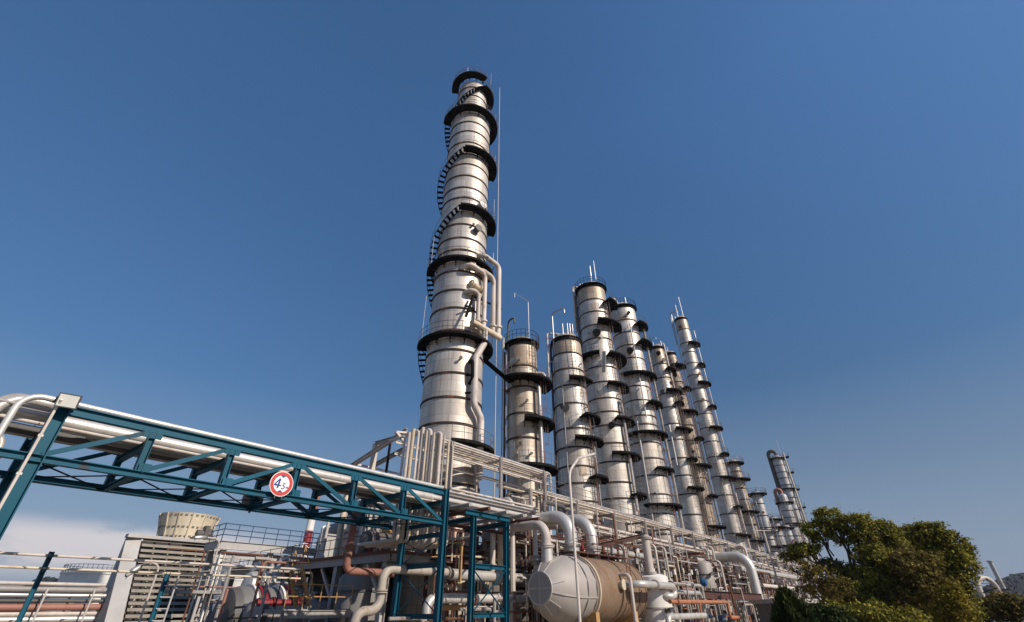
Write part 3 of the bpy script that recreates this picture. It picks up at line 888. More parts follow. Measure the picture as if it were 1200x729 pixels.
q1 = slide(p0, EZ, 'y', 402); q2 = at(557.5, 419, YP); q3 = slide(q2, EZ, 'y', 474); q4 = at(563.5, 490, YP); q5 = slide(q4, EZ, 'y', 562)
hung('downcomer_pipe', [p0, q1, q2, q3, q4, q5], .27, 'white', bend=.7)
b = MB()
for z in (q2.z - 1.5, q3.z + 1, q4.z - 2):
    b.bar((q2.x, YP, z), (q2.x - .6, 24.2, z), .12)
b.bar(at(546, 371, 23.2), at(555, 346, 23.2), .18); b.bar(at(545, 358, 23.4), at(556, 362, 23.4), .14); b.bar(at(556, 348, 23.4), at(588, 362, 23.4), .12)
obj('pipe_bracket', b, M['dark'], c.t)
b = MB(); b.tube([c.o + c.dirv(28) * 2.5 + EZ * (z6 - 2.2), c.o + c.dirv(28) * 3.0 + EZ * (z6 - 2.2), c.o + c.dirv(30) * 3.0 + EZ * (z6 - 3.8), c.o + c.dirv(32) * 2.4 + EZ * (z6 - 4)], .14, 10, bend=.4)
obj('instrument_loop', b, M['dark'], c.t)
TALL = c
# slim vent line standing beside it
v0 = at(580, 520, 26.5); v1 = slide(v0, EZ, 'y', 103)
pipe('vent_pipe', 'very thin tall vent line standing free beside the tallest column', [Vector((v0.x, v0.y, 0)), slide(v0, EZ, 'y', 330), v1], .045, 'white')
b = MB()

# --- table of the other columns: axis X, profile, bands, platforms (row, from, to, width)
def col(label, X, secs, bands, plats, mats=('clad', 'band', 'clad_cap'), tan=None, name='distillation_tower', seed=0, rim=.35, ladders=(), gear=3, Y=YC, rr=1.6, down=None, w=1.1, cat='distillation column', group=None):
    c = Column(name, label, X, Y=Y, cat=cat, group=group)
    r1 = secs[-1][1]
    S = []
    for y, r in secs:
        S.append((0 if y is None else c.zf(y, r), r))
    B_ = [c.zf(y, rr) for y in bands]
    if len(B_) > 2:
        B_.sort(); d = B_[1] - B_[0]
        z = B_[0] - max(d, 1.6)
        while z > 1.5: B_.append(z); z -= max(d, 1.6)
    c.shell(S, B_, [M[m] for m in mats], ztan=(c.zf(tan, rr) if tan else None))
    if rim: c.toprim(rim, rails=rim > .2)
    for p in plats:
        y, a0, a1 = p[:3]
        ww = p[3] if len(p) > 3 else w
        a = min(max(0, a0), a1)
        c.plat(c.zf(y, c.R(c.zf(y, rr)) + ww, a), a0, a1, ww)
    if gear: c.topgear(gear, seed)
    q = random.Random(seed * 7 + 1)
    zt_ = c.top[0]
    for k in range(q.randint(4, 8)):                      # nozzles with blind flanges
        c.nozzle(q.uniform(-60, 85), q.uniform(8, zt_ - 1.5), q.choice([.06, .09, .14, .2]), q.uniform(.25, .5), q.choice(['dgrey', 'rust', 'grey', 'galv']))
    for k in range(q.randint(1, 3)):                      # process lines that climb part of the shell
        z0 = q.uniform(6, zt_ * .55); z1 = min(zt_ - 1, z0 + q.uniform(5, 16))
        c.riser(q.uniform(-75, 80), z0, z1, q.choice([.06, .09, .14, .18]), q.uniform(.15, .5), q.choice(['silver', 'white', 'grey', 'galv', 'oldwhite']), q.choice(['in', 'in', None]), 'process_line')
    c.riser(q.uniform(40, 70), 6, zt_ * q.uniform(.6, .9), .045, .5, 'pink', None, 'cable_duct')
    for k in range(q.randint(4, 7)):                      # replaced cladding sheets
        z0 = q.uniform(7, zt_ - 3); a = c.face + q.uniform(-70, 60); wv = q.uniform(14, 34)
        b = MB(); b.sector(c.o, c.R(z0) - .02, max(c.R(z0), c.R(z0 + 1)) + .018, a, a + wv, z0, z0 + q.uniform(.7, 1.5), step=4)
        obj('patch_panel', b, M[q.choice(['clad_blue', 'clad_tan', 'clad', 'clad_worn'])], c.t)
    return c

c2 = col('separate squat tan-topped column standing just right of the tallest one', 33.4, [(None, 1.62), (540, 1.57), (396, 1.5)], [427, 452, 483, 512],
         [(437, -36, 128, 1.45), (486, 2, 122, 1.45), (542, -8, 112, 1.45)], ('clad_tan', 'band', 'clad_cap'), tan=427, rr=1.6, seed=2)
z = c2.top[0]
c2.riser(-82, 3, z - 1, .13, .12, 'brown', name='downcomer_pipe'); c2.riser(-100, 2, z + .8, .06, .5, 'white')
c2.ladder(66, c2.zf(545, 3), c2.zf(437, 3)); c2.ladder(40, c2.zf(437, 3), z)
c2.hoop(-62, 2.6, .9, .1, 'dgrey', -.7); c2.hoop(30, 4.6, -2.2, .022, 'galv', -.6)
c2.riser(78, c2.zf(436, 3), c2.zf(424, 3), .16, .6, 'white', 'in')
c2.mast(-95, 1.9, z - 4, 5, .05)
for a, y in ((12, 470), (-10, 520), (20, 532)): c2.nozzle(a, c2.zf(y, 1.6))
def manway(c, a, y, rr=.24): c.manhole(a, c.zf(y, c.R(20)), rr)

c3 = col('broad tan-capped silver column second from the tallest, with small ledges on its right side', 42.3, [(None, 2.05), (578, 2.0), (470, 1.85), (392, 1.72)], [412, 431, 450.6, 471.6, 501, 523.5, 545.7, 566],
         [(440, 0, 72, 1.0), (483, 27, 112, 1.2), (510, 2, 112, 1.2), (555.6, 36, 112, 1.2)], tan=412, rr=1.9, seed=3, rim=.2)
z = c3.top[0]
c3.riser(-76, 3, z - .5, .14, .1, 'brown', name='downcomer_pipe'); c3.hoop(-55, 3.6, 1.9, .09, 'galv', -.8)
c3.riser(-70, z - 5, z + .9, .12, .55, 'white', 'in'); c3.riser(-84, z - 5, z + .5, .10, .5, 'white', 'in')
c3.ladder(50, c3.zf(600, 3), c3.zf(483, 3)); c3.ladder(36, c3.zf(483, 3), c3.zf(440, 3)); c3.ladder(20, c3.zf(440, 3), z)
for a in (-10, 12, 24, 38): c3.mast(a, 1.5, z, 1.7, .05, 'galv', 'top_nozzle')

c4 = col('tall silver column with a split black platform ring halfway up, behind the tan-capped one', 50.45, [(None, 2.35), (590, 2.33), (410, 2.17), (331, 2.0)], [349.5, 364, 379.7, 395.5, 429, 447, 466, 482, 498, 519, 541, 565, 584],
         [(348, 44, 104, 1.5), (372, 8, 104, 1.5), (410.5, -78, 3), (411, 24, 132, 1.4), (446, 14, 112), (487, 22, 112), (529, 2, 112), (577, 42, 112)], tan=349.5, rr=2.2, seed=4)
z = c4.top[0]
c4.riser(-78, 2, z - 1, .18, .1, 'dgrey', name='downcomer_pipe'); c4.riser(-88, z - 7, z + .8, .16, .4, 'white', 'in'); c4.riser(-72, z - 5, z + .4, .12, .6, 'white', 'in')
c4.ladder(60, c4.zf(529, 3), c4.zf(411, 3)); c4.ladder(48, c4.zf(411, 3), c4.zf(349, 3)); c4.ladder(64, 9, c4.zf(529, 3))
manway(c4, 2, 391, .42); manway(c4, 10, 500, .3)
b = MB(); p = c4.dirv(13)
b.bar(c4.o + p * 3.3 + EZ * c4.zf(412, 3.3), c4.o + c4.dirv(8) * 2.5 + EZ * (c4.zf(412, 3.3) - 2.6), .5, .1); obj('access_stair', b, M['galv'], c4.t)
c4.mast(10, 1.8, z, 3.2, .07); c4.mast(30, 1.9, z, 4.2, .04)

c5 = col('tall pale silver column beyond the split-platform column, with a white pipe bend on its head', 60.7, [(None, 2.25), (600, 2.2), (430, 2.1), (356, 2.0)], [374, 388.7, 403.8, 419, 452, 468.5, 486.6, 497, 518, 536.8, 557, 579],
         [(375, 42, 108, 1.5), (396, 38, 112, 1.6), (434.5, -32, 112, 1.3), (468, 34, 112, 1.3), (504.5, -50, 122, 1.2), (546.6, 20, 122), (590, -22, 122, 1.2)], rr=2.1, seed=5)
z = c5.top[0]
c5.ladder(84, c5.zf(545, 3), c5.zf(376, 3)); c5.ladder(75, 9, c5.zf(546, 3)); c5.riser(98, 4, z - 2.5, .2, .6, 'grey', name='downcomer_pipe'); c5.riser(106, 4, z - 9, .12, .8, 'white')
manway(c5, 4, 412, .4); c5.manhole(24, c5.zf(368, 2), .2, .4)
b = MB(); q = c5.o + c5.dirv(-60) * 1.0
b.tube([q + EZ * z, q + EZ * (z + 2.1), q + c5.dirv(-100) * 1.6 + EZ * (z + 2.1), q + c5.dirv(-100) * 1.6 + EZ * (z - 1)], .42, 12, bend=.9); obj('overhead_pipe', b, M['white'], c5.t)
for a in (-20, 5, 30): c5.nozzle(a, c5.zf(480 + a, 2.1))
c5.riser(-70, 8, c5.zf(505, 3), .1, 1.0, 'galv')

c6 = col('slender silver column just before the rust-mottled one', 73.2, [(None, 1.5), (535, 1.48), (440, 1.28), (404.5, 1.13)], [425.7, 442, 461, 476.8, 496.4, 515, 536.8, 557, 579, 603],
         [(429, 30, 112, 1.2), (455, 4, 112, 1.3), (469, 42, 112, 1.2), (500, 10, 112, 1.3), (535, 42, 112, 1.2), (570, 8, 116, 1.2)], tan=425.7, rr=1.3, seed=6, rim=.15)
z = c6.top[0]
c6.riser(-84, 4, z - .6, .16, .08, 'silver', name='downcomer_pipe'); c6.ladder(58, 10, c6.zf(455, 2)); c6.hoop(-40, 1.6, 1.0, .08, 'galv', -.5)
c6.manhole(4, c6.zf(415, 1.2), .3); c6.riser(75, c6.zf(470, 2), z + .6, .14, .1, 'white', 'in')

c7 = col('slender rust-mottled column with tan flaking shell squeezed between two silver ones', 80.0, [(None, 1.3), (530, 1.22), (450, 1.05), (412, .9)], [430, 447, 462, 480, 498, 516, 536, 560, 590],
         [(426, -24, 112, 1.3), (452, 36, 112, 1.2), (480, -44, 112, 1.3), (511, 40, 112, 1.2), (543.6, -34, 112, 1.3), (579, 32, 112, 1.2), (616, -6, 112, 1.3)], ('clad_worn', 'band', 'clad_cap'), rr=1.1, seed=7, rim=.15)
c7.ladder(60, 10, c7.zf(428, 2)); c7.manhole(0, c7.zf(440, 1.1), .28); c7.manhole(10, c7.zf(468, 1.1), .25); c7.riser(88, 6, c7.zf(480, 2), .12, .3, 'dgrey')
c7.riser(-70, c7.zf(440, 2), c7.top[0] + .6, .1, .1, 'white', 'in'); c7.manhole(25, c7.zf(505, 1.2), .22); c7.manhole(5, c7.zf(530, 1.2), .22)

c8 = col('very tall thin silver column with a thin pole beside it, right of the rust-mottled one', 92.15, [(None, 1.52), (611, 1.5), (441, 1.46), (371, 1.3)], [385.4, 401, 412, 425, 439, 455, 469.6, 484.4, 501, 517, 535, 558, 580, 602],
         [(399.8, 10, 112, 1.3), (424.5, 42, 112, 1.2), (446.4, 8, 112, 1.3), (473.7, 42, 112, 1.2), (499, 10, 112, 1.3), (529.6, 40, 112, 1.2), (558, 0, 112, 1.3), (592, 42, 112, 1.2), (626, 8, 112, 1.3)], tan=385.4, rr=1.4, seed=8, rim=.12, gear=2)
z = c8.top[0]
c8.riser(-86, 4, z + 1.6, .13, .3, 'silver'); c8.riser(-100, z - 6, z + 2.4, .1, .6, 'galv', 'in')
for a, h in ((-60, 3.2), (-20, 3.6), (40, 5.6)): c8.mast(a, 1.1, z - .2, h, .055, 'galv', 'vent_mast')
c8.ladder(62, 10, c8.zf(400, 2))
b = MB(); pz = [at(816.5, 391, 27.0), at(853, 540, 27.0)]
b.tube([Vector((pz[1].x, 27.0, 8)), Vector((pz[1].x, 27.0, pz[0].z))], .09, 6); obj('vent_mast', b, M['galv'], c8.t)
b = MB(); b.lathe(c8.o, [(0, 0)] * 2, 8) if False else None

c9 = col('short rusty tan column half hidden behind the very tall thin one', 104.4, [(None, 1.2), (600, 1.15), (540, 1.0)], [552, 572, 585, 600, 615],
         [(541, -178, 178, 1.0), (560, -100, 112, 1.3), (598.5, -50, 112, 1.2), (633, -20, 112, 1.2)], ('clad_tan', 'band', 'clad_cap'), rr=1.1, seed=9, rim=0)
c9.ladder(40, 10, c9.zf(545, 2)); c9.hoop(70, 1.2, 1.6, .06, 'galv', -2)
c10 = col('short blue-grey column with a white pipe elbow, just past the rusty tan one', 116.2, [(None, 1.15), (600, 1.1), (577, 1.05)], [590, 604, 618, 632], [(577.5, -178, 178, 1.1), (621, -40, 112, 1.2), (640, 0, 112)], ('clad_blue', 'band', 'clad'), rr=1.1, seed=10, rim=0)
c10.riser(-80, 12, c10.top[0] - 2, .32, .2, 'white', 'in'); c10.riser(70, 8, c10.top[0] + 2, .05, .7, 'galv')
c11 = col('small blue-grey column with stacked round ledges, two short of the double-topped tower', 125.5, [(None, 1.05), (607, 1.0)], [618, 628, 640], [(608, -178, 178, 1.0), (617, -60, 112, 1.0), (639, -40, 112, 1.1)], ('clad_blue', 'band', 'clad_blue'), rr=1.0, seed=11, rim=0)
c12 = col('smallest silver column beside the foot of the double-topped tower', 136.5, [(None, 1.0), (617, .95)], [628, 638, 648], [(618, -178, 178, .7), (641, -30, 112, .9)], ('clad_blue', 'band', 'clad_blue'), rr=1.0, seed=12, rim=0)

def goose(c, h=1.2, r=.42, m='brown', phi=-88, lo=8):
    z, rr = c.top
    d = c.dirv(phi)
    b = MB(); b.tube([c.o + EZ * z, c.o + EZ * (z + h), c.o + d * (rr + .48) + EZ * (z + h), c.o + d * (rr + .48) + EZ * lo], r, 12, bend=1.0)
    obj('overhead_pipe', b, M[m], c.t)
c13 = col('tall far tower with a brown gooseneck pipe over its head, rising above the tree', 153.5, [(None, 1.6), (535, 1.55)], [545, 553, 560, 568, 583, 597, 610, 625],
          [(536, -178, 178, .6), (572, -100, 112, .8)], ('clad_blue', 'band', 'clad_blue'), rr=1.6, seed=13, rim=0)
goose(c13, 2.0, .5, 'dgrey'); z = c13.top[0]
for y in (535, 553, 573, 594): c13.plat(c13.zf(y, 2.4, 80), 72, 112, 1.5, rails=True)
c13.riser(62, 6, z + 1, .2, .4, 'cream', name='downcomer_pipe'); c13.ladder(86, 8, z); c13.mast(60, 1.4, z, 5, .06)
c14 = col('shorter far tower with a domed head and its own gooseneck, before the taller gooseneck tower', 144.0, [(None, 1.5), (588, 1.48), (587, 1.1), (580, 1.0)], [598, 606, 616, 628], [(588, -150, 150, .7), (613, -100, 150, 1.0)], ('clad_blue', 'band', 'clad'), rr=1.5, seed=14, rim=0, gear=1)
goose(c14, 1.6, .42, 'pink', -95); c14.riser(80, 5, c14.top[0] - 4, .2, .3, 'silver'); c14.ladder(40, 6, c14.top[0] - 3)

# footbridge between the tallest column and its neighbour
wk = thing('walkway', 'dark narrow footbridge slung between the tallest column and the squat tan-topped one', 'walkway', ((26 + 32) / 2, 25.5, c2.zf(437, 3)))
za = c2.zf(441, 2.5)
p, q = Vector((26.9, 26.3, za + 1.3)), Vector((31.8, 26.2, za))
part('deck', wk, M['dark'], lambda b: b.bar(p, q, .55, .08))
def wr(b):
    for s in (-.26, .26):
        o = Vector((0, s, 0))
        b.tube([p + o + EZ * 1.0, q + o + EZ * 1.0], .022, 5); b.tube([p + o + EZ * .5, q + o + EZ * .5], .022, 5)
        for k in range(6): b.tube([p.lerp(q, k / 5) + o, p.lerp(q, k / 5) + o + EZ], .022, 5)
part('handrail', wk, M['rail'], wr)
# ------------------------------------------------------------------ long pipe rack in front of the columns
RY0, RY1 = 20.9, 22.9
rk = thing('pipe_rack', 'long off-white steel pipe rack running along the feet of the columns', 'pipe rack', (27, 21.9, 0))
def ztop(x): return 8.85 if x < 72 else 8.85 - (x - 72) * .018
RX = [27.5 + 6.1 * k for k in range(16)]
for i, x in enumerate(RX):
    z = ztop(x)
    for Y in (RY0, RY1):
        part('post', rk, M['white'], lambda b: b.hbeam((x, Y, 0), (x, Y, z), .2, .2, EX, .02))
    for zz in (z - .25, z - 2.0, z - 3.9): part('cross_beam', rk, M['grey'], lambda b: b.hbeam((x, RY0 + .1, zz), (x, RY1 - .1, zz), .14, .18))
    if i < len(RX) - 1:
        x1 = RX[i + 1]
        for Y in (RY0, RY1):
            for zz in (8.75, 6.95): part('long_beam', rk, M['white'], lambda b: b.hbeam((x + .1, Y, zz + (ztop(x) - 8.85)), (x1 - .1, Y, zz + (ztop(x1) - 8.85)), .12, .16))
        if i % 3 == 1:
            part('brace', rk, M['white'], lambda b: (b.bar((x + .1, RY0, z - 4), (x1 - .1, RY0, z - 2.2), .07, .05), b.bar((x + .1, RY0, z - 2.2), (x1 - .1, RY0 + .06, z - 4), .07, .05)))
    if 0 < i < 14:
        xm = x + 3.05
        part('light_post', rk, M['white'], lambda b: b.bar((xm, RY0, ztop(xm) - 3.9), (xm, RY0, ztop(xm)), .08))
def rt(b):
    for zz in (.55, 1.05):
        b.tube([(27.5, RY0 - .05, 8.85 + zz), (72, RY0 - .05, 8.85 + zz), (119, RY0 - .05, 8.0 + zz)], .022, 5, bend=0)
    for k in range(61):
        x = 27.5 + 1.5 * k
        b.tube([(x, RY0 - .05, ztop(x)), (x, RY0 - .05, ztop(x) + 1.05)], .02, 4)
part('handrail', rk, M['rail'], rt)
tiers = {'top': 8.95, 'middle': 7.2, 'lower': 5.3}
side = ['outermost', 'second', 'third', 'fourth', 'fifth', 'innermost']
rp = random.Random(5)
for tn, tz in tiers.items():
    for k in range(6):
        y = RY0 + .22 + k * .31
        r = rp.choice([.05, .07, .09, .12, .06])
        m = rp.choice(['white', 'white', 'silver', 'grey', 'cream', 'rust' if k % 2 else 'white'])
        x0 = rp.uniform(25, 30); x1 = rp.uniform(104, 121) if k != 2 else rp.uniform(60, 90)
        nm = {'white': 'off-white', 'silver': 'silver', 'grey': 'grey', 'cream': 'cream', 'rust': 'rust-brown'}[m]
        sz = 'hair-thin' if r < .06 else 'thin' if r < .08 else 'medium' if r < .1 else 'thick'
        z0 = tz + r
        pts = [(x0, y, z0), (72, y, z0), (x1, y, z0 - (x1 - 72) * .018)] if x1 > 80 else [(x0, y, z0), (x1, y, z0), (x1, y, z0 - 3)]
        pipe('pipe', f'{side[k]} pipe on the {tn} tier of the long rack, {sz} and {nm}', pts, r, m, group='pipes along the long rack')

kz = at(456, 648, 22.6).z; kx = at(456, 648, 22.6).x
# upper frame in front of the tallest column and the standing bundle of white pipes
uf = thing('gantry', 'pale upper steel frame with long beams in front of the tallest column', 'steel frame', (24, 20.9, 0))
UX = [19.43, 24.05, 29.1]
for x in UX:
    part('post', uf, M['white'], lambda b: b.hbeam((x, 20.75, 6.4), (x, 20.75, 10.35), .17, .17, EX, .018))
    part('post', uf, M['white'], lambda b: b.hbeam((x, 23.0, 6.2), (x, 23.0, 10.3), .15, .15, EX, .018))
    part('cross_beam', uf, M['white'], lambda b: b.hbeam((x, 20.84, 10.1), (x, 22.92, 10.1), .13, .16))
for z in (10.27, 9.55):
    for Y in (20.75, 23.0):
        part('long_beam', uf, M['white'], lambda b: b.hbeam((18.9 if Y < 22 else 17, Y + .18, z), (29.8, Y + .18, z), .13, .17))
for k, (y, z, r, m) in enumerate(((21.2, 10.32, .09, 'silver'), (21.55, 10.3, .07, 'white'), (21.9, 10.33, .11, 'white'), (22.25, 10.28, .06, 'grey'), (22.6, 10.3, .09, 'cream'))):
    pipe('pipe', f'{["nearest silver", "slim white", "fat white", "thin grey", "rearmost cream"][k]} pipe lying on the upper frame before the tallest column', [(18.8 + k * .15, y, z + .15), (30.5, y, z + .15), (30.5, y, 7.5)], r, m, bend=.3)
rb = random.Random(3)
tops = [(475, 511), (480, 507), (485, 503), (491, 504), (496, 501), (500.5, 505), (505, 503.5), (509, 507), (513, 506), (517, 507), (521, 511), (526, 517), (531, 521)]
for k, (x, y) in enumerate(tops):
    yy = 20.3 if k % 2 else 20.62
    p = at(x, y, yy)
    r = [.07, .09, .12, .075, .10, .065, .12, .07, .09, .11, .065, .075, .055][k]
    pts = [(p.x, yy + 2.9, kz + .35), (p.x, yy, kz + .35), (p.x, yy, p.z)] + ([(p.x, yy + 1.4, p.z)] if k % 3 == 0 else [])
    w = ['leftmost thin', 'second thin', 'third stout', 'fourth slim', 'fifth medium', 'sixth thin', 'seventh stout', 'eighth thin', 'ninth slim', 'tenth medium', 'eleventh thin', 'twelfth slim', 'rightmost hair-thin'][k]
    pipe('riser_pipe', f'{w} white standing pipe in the upright bundle before the tallest column', pts, r, ['white', 'white', 'cream'][k % 3], group='upright pipe bundle', bend=.2)
bs = thing('pipe_support', 'small pale strut tying the head of the upright pipe bundle', 'pipe support', (16.6, 21.2, 9.0))
part('tie', bs, M['white'], lambda b: [b.bar((15.2, 20.76, z), (19.0, 20.76, z), .06, .05) for z in (9.3, 7.6, 5.6)])
part('strut', bs, M['white'], lambda b: (b.bar(at(464, 506, 21.2), at(473, 517, 21.2), .14), b.bar(at(464, 506, 21.2), at(476, 507, 21.2), .1)))
# sloping gantry behind
gn = thing('gantry', 'pale sloping steel gantry behind the upright pipe bundle', 'steel frame', (17, 27, 0))
part('sloping_beam', gn, M['white'], lambda b: b.hbeam(at(412, 546, 27), at(477, 504, 22.5), .2, .24))
part('sloping_beam', gn, M['grey'], lambda b: b.hbeam(at(432, 549, 28), at(474, 526, 23.5), .2, .24))
g1 = at(440.5, 520, 26); g2 = at(458, 514, 25)
part('post', gn, M['white'], lambda b: b.bar((g1.x, 26, 0), g1, .28))
part('post', gn, M['dark'], lambda b: b.bar((g2.x, 25, 0), g2, .12))
part('roof_beam', gn, M['grey'], lambda b: b.hbeam(at(440, 520, 26), at(478, 509, 22.8), .2, .24))
part('tie_beam', gn, M['white'], lambda b: (b.bar(at(412, 543, 27), at(440, 549, 26.5), .12), b.bar(at(440, 549, 26.5), at(470, 556, 24), .12)))

# ------------------------------------------------------------------ horizontal drum
DC = Vector((0, 16.6, 2.5)); DR = 1.62
dx = at(633, 692, 16.6).x
dr = thing('drum', 'big silver and rust-brown horizontal drum with a faceted end', 'pressure drum', (dx + 4, 16.6, 0))
X1 = dx + 1.45
AXX = (EY, EZ, EX)
part('head', dr, M['drumgrey'], lambda b: (b.lathe((0, 16.6, 2.5), [(.66, dx + .02), (.68, dx + .02), (1.22, dx + .55), (DR, dx + 1.55), (DR, X1 + 1.7)], 12, AXX, a0=pi / 12, cap=False)))
part('end_plate', dr, M['drumgrey'], lambda b: b.lathe((0, 16.6, 2.5), [(.72, dx - .03), (.72, dx + .05)], 28, AXX))
def seams(b):
    for k in range(12):
        a = pi / 12 + k * pi / 6
        d = Vector((0, cos(a), sin(a)))
        o = Vector((0, 16.6, 2.5))
        for (ra, xa), (rb_, xb) in (((.68, dx + .02), (1.22, dx + .55)), ((1.22, dx + .55), (DR, dx + 1.55))):
            if k % 3 == 0 or ra < 1: b.bar(o + d * (ra + .015) + EX * xa, o + d * (rb_ + .015) + EX * xb, .05, .03, EX)
        b.bar(o + d * (DR + .012) + EX * (dx + 1.55), o + d * (DR + .012) + EX * (X1 + 1.7), .05, .03, d) if k % 3 == 0 else None
    b.bar((dx - .045, 16.6, 1.8), (dx - .045, 16.6, 3.2), .06, .03, EX)
    b.bar((dx - .042, 15.9, 2.5), (dx - .042, 17.3, 2.5), .06, .03, EX)
part('seam_strip', dr, M['silver'], seams)
for x in (X1 + .75, X1 + 1.68): part('girth_band', dr, M['drumgrey'], lambda b: b.lathe((0, 16.6, 2.5), [(DR * .98, x - .05), (DR + .03, x - .05), (DR + .03, x + .05), (DR * .98, x + .05)], 40, AXX, cap=False))
part('shell', dr, M['drumrust'], lambda b: b.lathe((0, 16.6, 2.5), [(DR + .06, X1 + 1.72), (DR + .06, X1 + 7.6), (DR * .86, X1 + 8.2), (.9, X1 + 8.6), (0, X1 + 8.75)], 48, AXX))
for x in (X1 + 1.85, X1 + 5.0, X1 + 6.6, X1 + 7.5): part('girth_band', dr, M['drumrust'] if x > X1 + 2 else M['cream'], lambda b: b.lathe((0, 16.6, 2.5), [(DR, x - .06), (DR + .10, x - .06), (DR + .10, x + .06), (DR, x + .06)], 48, AXX, cap=False))
part('plate_rim', dr, M['silver'], lambda b: b.lathe((0, 16.6, 2.5), [(.70, dx - .045), (.78, dx - .045), (.78, dx + .04), (.70, dx + .04), (.70, dx - .045)], 36, AXX, cap=False))
for x in (X1 + 1.7, X1 + 6.2):
    part('saddle', dr, M['ochre'], lambda b: (b.box(x - .18, 15.15, .5, x + .18, 18.05, 1.42), b.box(x - .35, 15.1, .35, x + .35, 18.1, .5)))
    part('pier', dr, M['concrete'], lambda b: b.box(x - .5, 14.9, 0, x + .5, 18.3, .35))
part('manhole', dr, M['cream'], lambda b: b.lathe((X1 + 4.2, 16.6 - DR * .93, 2.5 + .25), [(.2, 0), (.2, .35), (.28, .35), (.28, .42)], 16, (EX, EZ, -EY)))
def dtop(b):
    b.box(X1 + 1.5, 16.1, 4.35, X1 + 7.8, 17.3, 4.42)
    for k in range(6):
        x = X1 + 1.5 + k * 1.26
        b.bar((x, 16.12, 4.1), (x, 16.12, 4.35), .06); b.bar((x, 17.28, 4.1), (x, 17.28, 4.35), .06)
tp = part('top_walkway', dr, M['brown'], dtop)
def dtr(b):
    for y in (16.12, 17.28):
        for z in (4.9, 5.4): b.tube([(X1 + 1.5, y, z), (X1 + 7.8, y, z)], .025, 5)
        for k in range(6): b.tube([(X1 + 1.5 + k * 1.26, y, 4.42), (X1 + 1.5 + k * 1.26, y, 5.4)], .025, 5)
part('handrail', tp, M['brown'], dtr)
def dlad(b):
    for x in (X1 + 5.1, X1 + 5.55): b.tube([(x, 14.86, 0), (x, 14.86, 4.9), (x, 15.8, 5.3)], .03, 5, bend=.3)
    for k in range(15): b.tube([(X1 + 5.1, 14.86, .35 + k * .32), (X1 + 5.55, 14.86, .35 + k * .32)], .018, 4)
part('ladder', dr, M['rust'], dlad)
for k, x in enumerate((X1 + 2.4, X1 + 3.2, X1 + 4.6, X1 + 5.8, X1 + 7.0)):
    part('nozzle', dr, M[['galv', 'red', 'white', 'rust', 'grey'][k]], lambda b: b.lathe((x, 16.7, 2.5 + DR), [(.1, -.1), (.1, .5), (.18, .5), (.18, .58), (.1, .58), (.1, 1.0)], 12))

# three big pipe bends leaving the drum
def bend_pipe(label, xf, yf, yt, xl, Y, r, m='silver'):
    p = at(xf, yf, Y)
    pts = path(Vector((p.x, Y, 2.5 + DR * .8)), ('z', yt)); P2 = path(pts[-1], ('y', xl))
    t = pipe('elbow_pipe', label, pts + P2[1:], r, m, n=18, bend=r * 3.0, flange=((0, .38),))
    part('sleeve', t, M['silver'], lambda b: b.ring(pts[0].lerp(pts[1], .2), EZ, r * 1.18, .9, 18))
bend_pipe('narrowest grey elbow pipe rising from the silver end of the drum and turning back', 641, 650, 613, 601, 16.8, .27, 'white')
bend_pipe('fat silver elbow pipe behind the lamp post, rising from the middle of the drum', 670, 645, 604, 612, 16.9, .4)
bend_pipe('fat silver elbow pipe rising from the rusty part of the drum', 694.5, 645, 608, 640, 17.0, .4)

# ------------------------------------------------------------------ street lamps and thin poles
def lamp(label, base, pts, r, mat, head, hd, name='street_lamp'):
    t = thing(name, label, 'lamp post', base)
    b = MB(); b.tube([base] + pts, r, 8, bend=.8); b.tube([base, Vector(base) + EZ * .9], r * 1.7, 8)
    obj('pole', b, M[mat], t)
    h = Vector(head); d = Vector(hd).normalized(); s = d.cross(EZ).normalized()
    b = MB(); b.lathe(h, [(.05, -.1), (.11, 0), (.15, .3), (.1, .55), (0, .6)], 12, (s, s.cross(d) * -1, d)); obj('lamp_head', b, M['galv'], t)
    b = MB(); b.prism(h + d * .3 - EZ * .14, d * .2, s * .09, EZ * .02); obj('lens', b, M['lens'], t)
    return t
lp = at(679.5, 726, 13.0); lb = Vector((lp.x, 13, 0)); l1 = slide(lb, EZ, 'y', 553)
le = at(696, 532, 14.0)
lamp('tall pale lamp post with a curved arm standing before the drum', lb, [l1, l1.lerp(le, .35) + EZ * .35, le], .065, 'white', le, (.6, .4, .1))
pr = at(924, 727, 10.5); b0 = Vector((pr.x, 10.5, 0)); b1 = slide(b0, EZ, 'y', 622)
tw = thing('lamp_post', 'slim pale lamp post with a flat T-shaped head left of the tree', 'lamp post', b0)
part('pole', tw, M['white'], lambda b: (b.tube([b0, b1], .075, 8), b.tube([b0, b0 + EZ], .12, 8)))
part('cross_arm', tw, M['white'], lambda b: b.bar(b1 - EX * .1 + Vector((-.75, .75, 0)), b1 + Vector((.75, -.75, 0)), .09, .06))
for s in (-1, 1):
    part('lamp_head', tw, M['galv'], lambda b: b.box(b1.x + s * .72 - .28, b1.y - s * .72 - .16, b1.z - .03, b1.x + s * .72 + .28, b1.y - s * .72 + .16, b1.z + .09))

